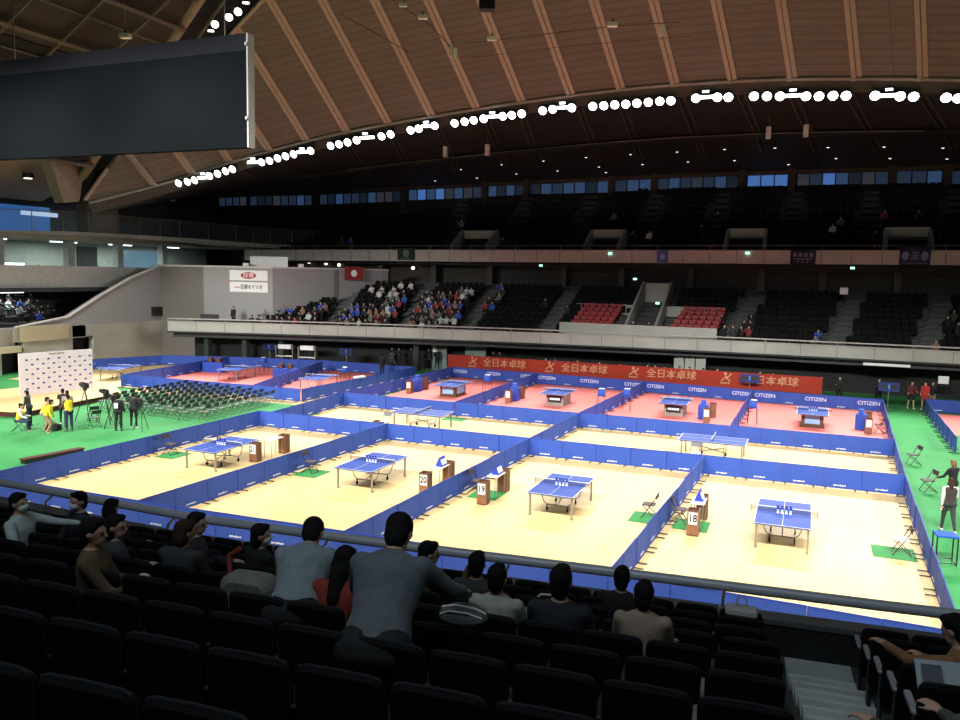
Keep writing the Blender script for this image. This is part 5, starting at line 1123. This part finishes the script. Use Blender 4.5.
FARC = [('dark', C_BLK), ('dark', C_CHAR), ('navy', C_DARK), ('white', C_SKY), ('pale blue', C_PALE), ('red', cloth('dull_red_top', (.22, .03, .03))), ('blue', cloth('vivid_blue_top', (.03, .08, .40))), ('grey', C_GREY), ('dark', C_BLK), ('grey', C_GREY), ('dark', C_BLK), ('tan', cloth('dull_tan_top', (.22, .14, .10))), ('navy', C_DARK), ('black', C_BLK)]
random.seed(5)
used = set()
AN = ['leftmost section', 'second section', 'third section', 'fourth section', 'fifth section', 'sixth section', 'seventh section', 'rightmost section']
spots = []
def crowd(n, x0, x1, j0, j1, pref=None):
    t = 0
    while n > 0 and t < 2000:
        t += 1; j = random.randint(j0, j1); x = x0 + .5 * random.randint(0, int((x1 - x0) / .5))
        if (j, x) in used or x < lx(j) or on_aisle(x, j, LOWA, .7) or in_gap(x): continue
        if BX0 < x < BX1 and j < 5: continue
        used.add((j, x)); n -= 1; spots.append((x, j, pref if pref is not None and random.random() < .7 else random.randrange(len(FARC))))
crowd(22, -41.5, -34, 0, 2); crowd(10, -36.5, -33, 1, 3, 6); crowd(8, -34, -30, 5, 8, 3); crowd(34, -34, -26, 0, 3); crowd(46, -31.5, -24.5, 0, 6)
crowd(10, -27, -23, 4, 8); crowd(2, -19, -17, 3, 5); crowd(6, -6.4, -3.4, 1, 3, 0); crowd(2, 1, 2, 0, 1); crowd(12, 7.5, 11, 0, 6)
spots.sort(key=lambda s: (s[1], s[0]))
lc = {}
for x, j, c in spots:
    nm, m = FARC[c]; k = lc.get((j, nm), 0); lc[(j, nm)] = k + 1
    spawn('person', random.choice(FA), (x, yrow(x, j) - .2, rz_(j)), pi + random.uniform(-.4, .4), 'spectator in %s across the arena, %s row above balcony rail, %s such from left' % (nm, ORD[j], ordw(k)), 'person', 'spectators in the lower far stand', None, {'shirt': m, 'trousers': random.choice((C_BLK, C_CHAR, C_NAVYT))})
k = 0
for j in range(5):
    for y in (15.4, 16.2, 17.0, 17.8, 18.6, 19.4, 20.2):
        if random.random() < .4: continue
        nm, m = random.choice(FARC); 
        spawn('person', random.choice(FA), (-53.3 - .9 * j, y + random.uniform(-.2, .2), 2.95 + .4 * j), -pi / 2 + random.uniform(-.3, .3), 'spectator in %s in the far left end stand, %s from its front' % (nm, ordw(k)), 'person', 'spectators in the left end stand', None, {'shirt': m}); k += 1
# upper stand: a few people
for i, q in enumerate(((-41.158, 42.5, 10.25), (-40.08, 42, 10.045), (-29.944, 45, 11.789), (-24.802, 42.5, 10.579), (-15.784, 45.4, 12.117), (-13.582, 43, 10.798), (-12.168, 43, 10.8), (-8.123, 44, 11.343), (-7.136, 45.6, 12.09), (1.753, 44.2, 11.345), (2.253, 44.8, 11.609), (4.64, 43, 10.979), (5.38, 45.8, 12.198), (7.651, 45.8, 12.262))):
    nm, m = FARC[(i * 5 + 1) % 14]
    jj = max(0, min(10, round((q[1] - 41.4) / .85)))
    spawn('person', FA[i % 3], (q[0], 41.3 + .85 * jj, uz(jj)), pi + .2 * (i % 3 - 1), 'lone spectator in %s in the dark upper far stand, %s from the left' % (nm, ORD[i]), 'person', 'spectators in the upper stand', None, {'shirt': m})
# standing officials and players across the hall
def stand(q, rz, lab, top, bot=C_BLK, k=0, z=.014, sc=1.0, hair=None):
    return spawn('person', FSTD[k], (q[0], q[1], z), rz, lab, 'person', None, (sc, sc, sc), {'shirt': top, 'trousers': bot})
stand((-11.35, 33.5), pi, 'standing steward in a dark suit at the left of the pale passage', C_BLK, z=2.72, k=1)
stand((-10.25, 33.6), pi, 'standing steward in a dark suit at the right of the pale passage', C_BLK, z=2.72)
stand((-5.0, 33.3), pi + .4, 'standing person in dark clothes right of the red seats, left of a pair', C_BLK, z=2.72)
stand((-4.4, 33.4), pi - .4, 'standing person in dark clothes right of the red seats, right of a pair', C_CHAR, z=2.72, k=1)
stand((-42.3, 27.6), pi, 'standing person in black at the left end of the far balcony', C_BLK, z=2.9)
stand((-27.953, 26.158), .3, 'player in black between the left and right red courts, nearer of two', C_BLK, k=1); stand((-28.227, 28.022), -.3, 'player in a dark tracksuit with pale stripes between the red courts, farther of two', C_CHAR, sc=1.05)
stand((-29.961, 32.223), .5, 'player in a red shirt behind the left red court corner', C_CRIM); stand((-31.722, 31.941), .5, 'person in black behind the left red court, left of the red shirt', C_BLK)
person((7.05, 29.2, .014), 2.9, fig(al=(12, 8), el=30, tl=(6, 4), tr=(-4, 4)), 'player in a crimson shirt and shorts at the far end of the green aisle', C_CRIM, C_CRIM, bare_legs=True, short_sleeves=True, shoe=WHITE, vox=.025, hands=False)
person((6.35, 29.3, .014), 3.4, fig(al=(20, 8), el=50, tl=(2, 6), tr=(-8, 4)), 'player in a dark maroon top and shorts left of the crimson shirt', cloth('maroon_top', (.10, .016, .02)), C_BLK, bare_legs=True, short_sleeves=True, shoe=WHITE, vox=.025, hands=False)
person((7.5, 29.7, .014), 3.0, fig(al=(30, 8), el=60), 'player in dark clothes right behind the crimson shirt', C_BLK, C_TAN, vox=.025, hands=False)
person((4.62, 2.7, .013), .15, fig(tl=(14, 2), kl=4, tr=(-14, 2), kr=16, al=(-12, 8), el=12, ar=(14, 8), er=20), 'walking person in white sleeves and a dark vest on the right carpet', C_SKY, C_CHAR, HAIRB, 'long', vest=cloth('dark_plum_vest', (.045, .03, .032)), shoe=WHITE, sc=1.0)
person((5.12, 5.6, .013), .7, fig(al=(25, 22), el=40, ar=(20, 8), er=30, hp=10), 'person in a black jacket with light brown hair before the walking vest', C_BLK, C_BLK, mat('light_brown_hair', (.16, .08, .035), .5, scale=30), 'bob')
# camera crew and helpers on the left carpet
CREW = [((-32.75, .9), -1.0, seated(pel=(0, 0, .50), lean=12), 'seated helper in a yellow vest facing right, leftmost of the crew', C_SKY, C_NAVYT, C_YEL, 'bun'), ((-33.3, 1.9), 2.0, fig(lean=8), 'dark-haired helper standing behind the leftmost yellow vest', C_CHAR, C_BLK, None, 'bob'),
        ((-31.85, 1.45), -.6, fig(lean=18, pel=(0, 0, .80), tl=(30, 4), kl=55, tr=(25, 4), kr=50), 'helper in an orange-pink shirt with yellow vest bending down', C_PINKO, C_TAN, C_YEL, 'short'), ((-31.35, 1.2), -.9, fig(lean=22, pel=(0, 0, .78), tl=(35, 4), kl=60, tr=(30, 4), kr=55), 'helper in a bright yellow vest bending beside the orange shirt', C_YEL, C_TAN, C_YEL, 'bob'),
        ((-32.4, 3.0), .8, fig(lean=4, al=(50, 10), el=60, ar=(50, 10), er=60), 'cameraman in a black jacket with a tall video camera before the backdrop', C_BLK, C_BLK, None, 'short'), ((-31.75, 2.7), .9, fig(lean=10, al=(30, 6), el=40), 'helper in a cream vest and dark jeans beside the cameraman', C_BEI, C_NAVYT, None, 'short'),
        ((-30.75, 1.9), 1.3, fig(lean=6, al=(30, 8), el=50), 'man in a yellow vest and blue jeans standing right of the camera', C_BRN, C_NAVYT, C_YEL, 'short'), ((-28.85, 2.95), .4, fig(lean=2, al=(60, 14), el=60), 'cameraman in black with a white back panel beside the tripods', C_BLK, C_BLK, None, 'short'),
        ((-28.75, 3.75), .6, fig(al=(60, 30), el=30, ar=(10, 8), er=15), 'tall person in dark clothes behind the cameraman with the white panel', C_DARK, C_BLK, None, 'short')]
for q, rz, J, lab, top, bot, vest, sty in CREW: person((q[0], q[1], .013), rz, J, lab, top, bot, None, sty, vest=vest, vox=.022, hands=False, shoe=C_CHAR if 'tall' not in lab else WHITE)
spawn('folding_chair', FCA, (-32.75, .9, .013), -1.0, 'dark folding chair under the leftmost helper in a yellow vest', 'chair')
single('back_panel', MB().rbox((0, 0, 0), (.20, .02, .24), .02), PAPER, 'white square panel on the back of the cameraman in black', 'panel', (-28.80, 2.76, 1.22), .15)
CAMV = [P_('camera_body', MB().rbox((0, 0, 1.52), (.20, .46, .22), .04, axis='y'), BLACK, [P_('lens', MB().tube([(0, .22, 1.52), (0, .44, 1.52)], [.07, .085], 12), BLACK), P_('viewfinder', MB().rbox((-.12, -.12, 1.64), (.08, .2, .08), .02), BLACK)]), P_('fluid_head', MB().box((0, 0, 1.36), (.12, .14, .12)), BLACK)]
for k in range(3): CAMV.append(P_('leg', MB().tube([(0, 0, 1.32), (.42 * cos(k * 2.094 + .5), .42 * sin(k * 2.094 + .5), 0)], .018, 6), BLACK))
for q, rz, lab, sc in (((-28.0, 3.45), .9, 'video camera on a black tripod right of the standing pair', .92), ((-29.35, 3.1), 1.0, 'video camera on a slim tripod left of the standing pair', 1.0), ((-32.2, 4.1), 1.2, 'video camera on a tripod nearest the white backdrop', 1.15), ((-31.0, 4.2), 1.3, 'video camera on a tripod by the dark stage edge', 1.0)):
    spawn('video_camera', CAMV, (q[0], q[1], .013), rz, lab, 'camera', 'video cameras of the crew', (sc, sc, sc))
# people seated behind the brown-red banner and along the dark wall
random.seed(9)
k = 0
for x in (-23, -21.5, -17.3, -16.4, -15.6, -14.8, -13.2, -11.5, -9.9, -9.2, -8.4, -7.6, -6.9, -6.1, -5.2, -2.4, -1.7):
    spawn('person', FA[k % 3], (x, 31.2 + .1 * (k % 3), .30), pi + random.uniform(-.5, .5), 'person seated at tables behind the brown-red banner, %s from the left' % ordw(k), 'person', 'officials behind the banner', None, {'shirt': random.choice((C_BLK, C_CHAR, C_SKY, C_DARK, C_GREY))}); k += 1
TBL = [P_('table_top', MB().box((0, 0, .98), (1.8, .5, .03)), mat('white_board', (.70, .68, .64))), P_('leg', MB().box((-.8, 0, .48), (.04, .4, .97)), STEEL), P_('leg', MB().box((.8, 0, .48), (.04, .4, .97)), STEEL)]
for i in range(12):
    x = -23 + 1.95 * i; spawn('official_table', TBL, (x, 30.35, .014), 0, 'white-topped table behind the brown-red banner, %s from the left' % ORD[i], 'table', 'tables behind the banner')
    for d, s in ((-.5, 'left'), (.25, 'right')):
        if (i * 3 + int(d * 8)) % 4: single('paper_stack', MB().rbox((0, 0, .06), (.34, .26, .12), .01, axis='z'), random.choice((PAPER, PAPER, CONCB, GREEN2)), 'pale box on the %s half of the %s table behind the banner' % (s, ORD[i]), 'box', (x + d, 30.35, .709 + .30), 0, 'boxes behind the banner')
for q, lab in (((2.4, 29.6), 'person in dark clothes bending near the right end of the banner'), ((4.6, 29.7), 'person in black behind the corner score board')):
    stand(q, pi, lab, C_BLK, k=1)
for i, x in enumerate((-29.9, -29.2, -28.4, -27.7, -27.0, -26.2, -21.9, -21.3)):
    stand((x, yb(x) + 2.3 - .3 * (i % 2)), pi + .3 * (i % 3 - 1), 'person in a dark tracksuit with pale trim before the dark far wall, %s from left' % ORD[i], random.choice((C_BLK, C_CHAR, C_DARK)), k=i % 2)
for i, (x, y) in enumerate(((-56.2, 21.4), (-56.3, 29.4), (-56.3, 36.2), (-56.3, 38), (-56.3, 39.2))):
    stand((x, y), -pi / 2, 'person in black at the mid-level concourse parapet, %s from the left' % ORD[i], C_BLK, z=5.9)
# ---------------------------------------------------------------- banners, signs, placards
bn = spawn('long_banner', [P_('banner_cloth', MB().box((-11.3, 0, 1.10), (25.4, .03, 1.05)), BANNER)], (0, 28.95, 0), 0, 'long brown-red cloth banner with tan lettering behind the red show courts', 'banner')
bc = bn.children[0]
def lay(txt, size, m, x, z, y, par, nm='lettering', xs=1.0, bold=0):
    me = text_mesh(txt, size, m, .012, xs=xs); o = link(nm, me, par); o.location = (x, y, z); return o
JT = lambda: None
LOGO = MB().ell((0, 0, .30), (.10, .012, .10), None, 12, 6)
LOGO.loft([[(x * s + .0, y, z) for x, z in ((-.02, .20), (.12, .12), (.34, .34), (.40, .30), (.16, 0), (.34, -.14), (.28, -.20), (.02, .02), (-.20, -.18), (-.28, -.14), (-.02, .08))] for y, s in ((-.006, 1), (.006, 1))])
for k in range(4): LOGO.box((-.22 + .15 * k, 0, -.30), (.11, .012, .10))
XB = [(-23.1, (-22.056, 28.9, 0.895)[0]), (0, 0)]
for lx, tx in (((-22.056, 28.9, 0.895), (-19.578, 28.9, 1.048)), ((-16.221, 28.9, 1.114), (-13.708, 28.9, 1.133)), ((-10.329, 28.9, 1.144), (-7.81, 28.9, 1.108)), ((-4.375, 28.9, 1.012), (-1.586, 28.9, 1.108))):
    lo = link('emblem', LOGO.mesh('emblem', GOLD), bc); lo.location = (lx[0], -.025, 1.18); lo['label'] = 'tan emblem'
    t = lay('全日本卓球', .62, GOLD, tx[0], 1.18, -.025, bc, xs=1.05); t['label'] = 'tan lettering'
for k in range(9): link('post', MB().box((-23.9 + 3.16 * k, .05, .83), (.04, .04, 1.64)).mesh('post', STEEL), bn)
wx, wy = -45.6, 31.8
wa = atan2(3.6, 3.6)
q = (-44.417, 32.2, 6.943); r2 = (-44.43, 32.2, 5.957); 
ang = atan2(.7, 6.8)
def on_side(t): return (lerp(-46.5, -39.7, t) + .01, lerp(28.5, 29.2, t) - .06)
SG = mat('sign_white', (.86, .88, .90), .5, var=.02)
sx_, sy_ = on_side(.685)
s1 = spawn('oval_sign', [P_('board', MB().box((0, 0, 0), (3.5, .06, .82)), SG), P_('red_oval', MB().ell((0, -.035, 0), (.72, .012, .28), None, 20, 6), mat('sign_red', (.40, .03, .02), .5), label='red oval')], (sx_, sy_, 7.06), ang, 'white sign with a red oval, upper of the two on the grey side wall', 'sign')
lay('日清', .42, SG, 0, 0, -.055, s1.children[1], xs=1.25)
s2 = spawn('lettered_sign', [P_('board', MB().box((0, 0, 0), (3.5, .06, .82)), SG), P_('small_print', MB().box((-1.05, -.035, -.03), (.5, .01, .06)), mat('sign_red', (.40, .03, .02)))], (sx_, sy_, 6.12), ang, 'white sign with black lettering, lower of the two on the grey side wall', 'sign')
lay('日清オイリオ', .40, BLACK, .28, 0, -.045, s2.children[0], xs=.86)
bq = (-41.079, 30.6, 8.109)
single('white_board', MB().box((0, 0, 0), (3.3, .08, 1.05)).box((-1.5, 0, -.55), (.06, .06, .3)).box((1.5, 0, -.55), (.06, .06, .3)), SG, 'blank white board standing on top of the grey side wall', 'board', (bq[0], bq[1], bq[2]), .2)
for p, lab in (((-42.456, 29.4, 7.863), 'small white box left of the white board on the side wall'), ((-38.915, 32, 7.877), 'small white box right of the white board on the side wall')):
    single('white_box', MB().rbox((0, 0, 0), (.45, .3, .42), .03), SG, lab, 'box', p, .5)
def flag(q, w, h, m, lab, marks, mm, y=None):
    f = spawn('hanging_flag', [P_('flag_cloth', MB().box((0, 0, 0), (w, .03, h)), m)], q, 0, lab, 'flag')
    g = link('flag_print', marks.mesh('flag_print', mm), f.children[0]); g.location = (0, -.02, 0); return f
PRN = mat('flag_print_pale', (.42, .43, .50), .7)
def glyphs(n, w, z, s):
    m = MB()
    for k in range(n):
        x = -w / 2 + w * (k + .5) / n
        for dz in (-.3, .05, .38): m.box((x, 0, z + dz * s), (s * .8, .012, s * .14))
        m.box((x, 0, z), (s * .15, .012, s * .95)); m.box((x - s * .25, 0, z - s * .15), (s * .13, .012, s * .6), ry=.4); m.box((x + s * .25, 0, z - s * .15), (s * .13, .012, s * .6), ry=-.4)
    return m
flag((-0.262, 39.85, 9.256), 1.75, 1.02, mat('flag_dark_navy', (.018, .018, .040), .8), 'dark navy flag with white writing on the upper balcony', glyphs(4, 1.5, .18, .32).join(MB().box((0, 0, -.12), (1.3, .012, .05))).join(glyphs(3, 1.0, -.32, .16)), PRN)
flag((7.074, 39.85, 9.425), 1.95, 1.25, mat('flag_navy', (.022, .026, .095), .8), 'navy flag with pale crest and writing at the right of the upper balcony', glyphs(1, .6, 0, .62).join(MB().ell((-.6, 0, 0), (.24, .01, .32), None, 10, 5)).join(MB().ell((.6, 0, 0), (.24, .01, .32), None, 10, 5)).join(MB().box((0, 0, -.5), (1.6, .012, .04))), mat('flag_print_blue', (.24, .27, .42), .7))
flag((-10.547, 39.85, 9.209), .85, .95, mat('flag_blue', (.09, .16, .48), .7), 'small bright blue flag on the upper balcony near the centre', MB().ell((0, 0, 0), (.22, .01, .25), None, 12, 5), mat('flag_print_light', (.35, .45, .75), .7))
flag((-33.211, 39.85, 9.196), 1.7, 1.05, mat('flag_dark_green', (.012, .035, .03), .8), 'dark green flag with round crest at the left of the upper balcony', MB().ell((0, 0, .05), (.32, .01, .36), None, 14, 6).join(MB().box((0, 0, -.40), (1.0, .012, .05))), mat('flag_print_grey', (.15, .20, .19), .7))
ff = (-40.2, 40.2)
flag((-35.819, 35.3, 7.381), 1.7, 1.1, mat('flag_red', (.28, .025, .03), .8), 'red flag with a white crest on the grey side wall', MB().ell((0, 0, 0), (.28, .01, .30), None, 14, 6), SG).rotation_euler = (0, 0, .94)
for qq, w, h, lab in (((2.646, 39.5, 6.852), .55, .5, 'small white notice at the top of the far right seats'), ((8.426, 32.6, 1.526), .58, .48, 'white notice board on the dark wall by the right aisle'), ((5.129, 32.1, 2.319), 2.7, .17, 'long white strip sign under the balcony at the right'), ((-26.527, 32, 1.653), .32, .45, 'white notice on the pale bay under the balcony')):
    single('notice_board', MB().box((0, 0, 0), (w, .05, h)), SG, lab, 'sign', qq, 0)
for qq, lab in (((-34.401, 32.5, 2.473), 'green exit sign under the far balcony at the left'), ((-20.924, 41, 8.374), 'green exit sign under the upper balcony, left of centre'), ((-14.759, 39.9, 9.407), 'green exit lamp on the upper balcony face'), ((-10.548, 38.5, 5.571), 'green exit sign inside the pale passage'),
                ((-12.876, 41, 7.399), 'faint green exit sign above the left passage wall'), ((-4.191, 39.9, 9.539), 'tiny green lamp on the upper balcony, right of centre'), ((3.167, 41, 8.539), 'green exit sign under the upper balcony at the right')):
    single('exit_sign', MB().rbox((0, 0, 0), (.30, .10, .17), .02), EXITG, lab, 'exit sign', qq)
for qq, lab in (((-45.58, 43, 8.395), 'left warm lamp in the dark bay behind the side wall'), ((-43.616, 43, 8.274), 'bright warm lamp in the middle of the dark bay'), ((-42.137, 43, 8.15), 'right warm lamp in the dark bay behind the side wall'), ((-33.843, 42.5, 7.982), 'bright pale lamp in the doorway under the upper balcony')):
    single('wall_lamp', MB().rbox((0, 0, 0), (.28, .2, .28), .08), mat('lit_warm_lamp', (1, .95, .85), .5, emit=(1, .90, .70), es=2.0), lab, 'lamp', qq)
single('strip_lamp', MB().box((0, 0, 0), (.1, 3.2, .28)), mat('lit_white_strip', (1, 1, 1), .5, emit=(.8, .82, 1), es=2.5), 'white glowing strip lamp at the left edge above the parapet', 'lamp', (-56, 18.36, 7.553))
spawn('white_screen_stand', [P_('panel', MB().box((-.75, 0, 1.0), (.68, .05, 1.5)).mesh and MB().box((-.75, 0, 1.0), (.68, .05, 1.5)), CONCB), P_('panel', MB().box((0, 0, 1.0), (.68, .05, 1.5)), CONCB), P_('panel', MB().box((.75, 0, 1.0), (.68, .05, 1.5)), CONCB), P_('foot', MB().box((0, 0, .12), (2.2, .4, .05)), STEEL)], (-8.2 + 1.0, 33.2, .55), 0, 'three pale folding screen panels before the dark wall', 'screen')
for k, x in enumerate((-38.0, -35.9)):
    spawn('table_trolley', [P_('frame', MB().box((-.7, 0, .8), (.05, .5, 1.6)).box((.7, 0, .8), (.05, .5, 1.6)).box((0, 0, .12), (1.45, .5, .05)), STEEL), P_('shelf_board', MB().box((0, 0, .75), (1.4, .48, .05)), SG), P_('shelf_load', MB().rbox((0, 0, 1.5), (1.1, .42, .34), .04), SG)], (x, 28.5, .014), .2, ['dark wheeled trolley with a pale load under the left far balcony', 'pale wheeled trolley beside the dark one under the far balcony'][k], 'trolley', 'trolleys under the balcony')
single('white_towel', MB().rbox((0, 0, .05), (.9, .3, .10), .05, axis='z'), PAPER, 'white towel lying on the barrier between the red courts', 'towel', (-26.12, 19.9, .775), 1.35)
bpy.data.scenes.remove(TMP)
for me in [m for m in bpy.data.meshes if m.users == 0]: bpy.data.meshes.remove(me)
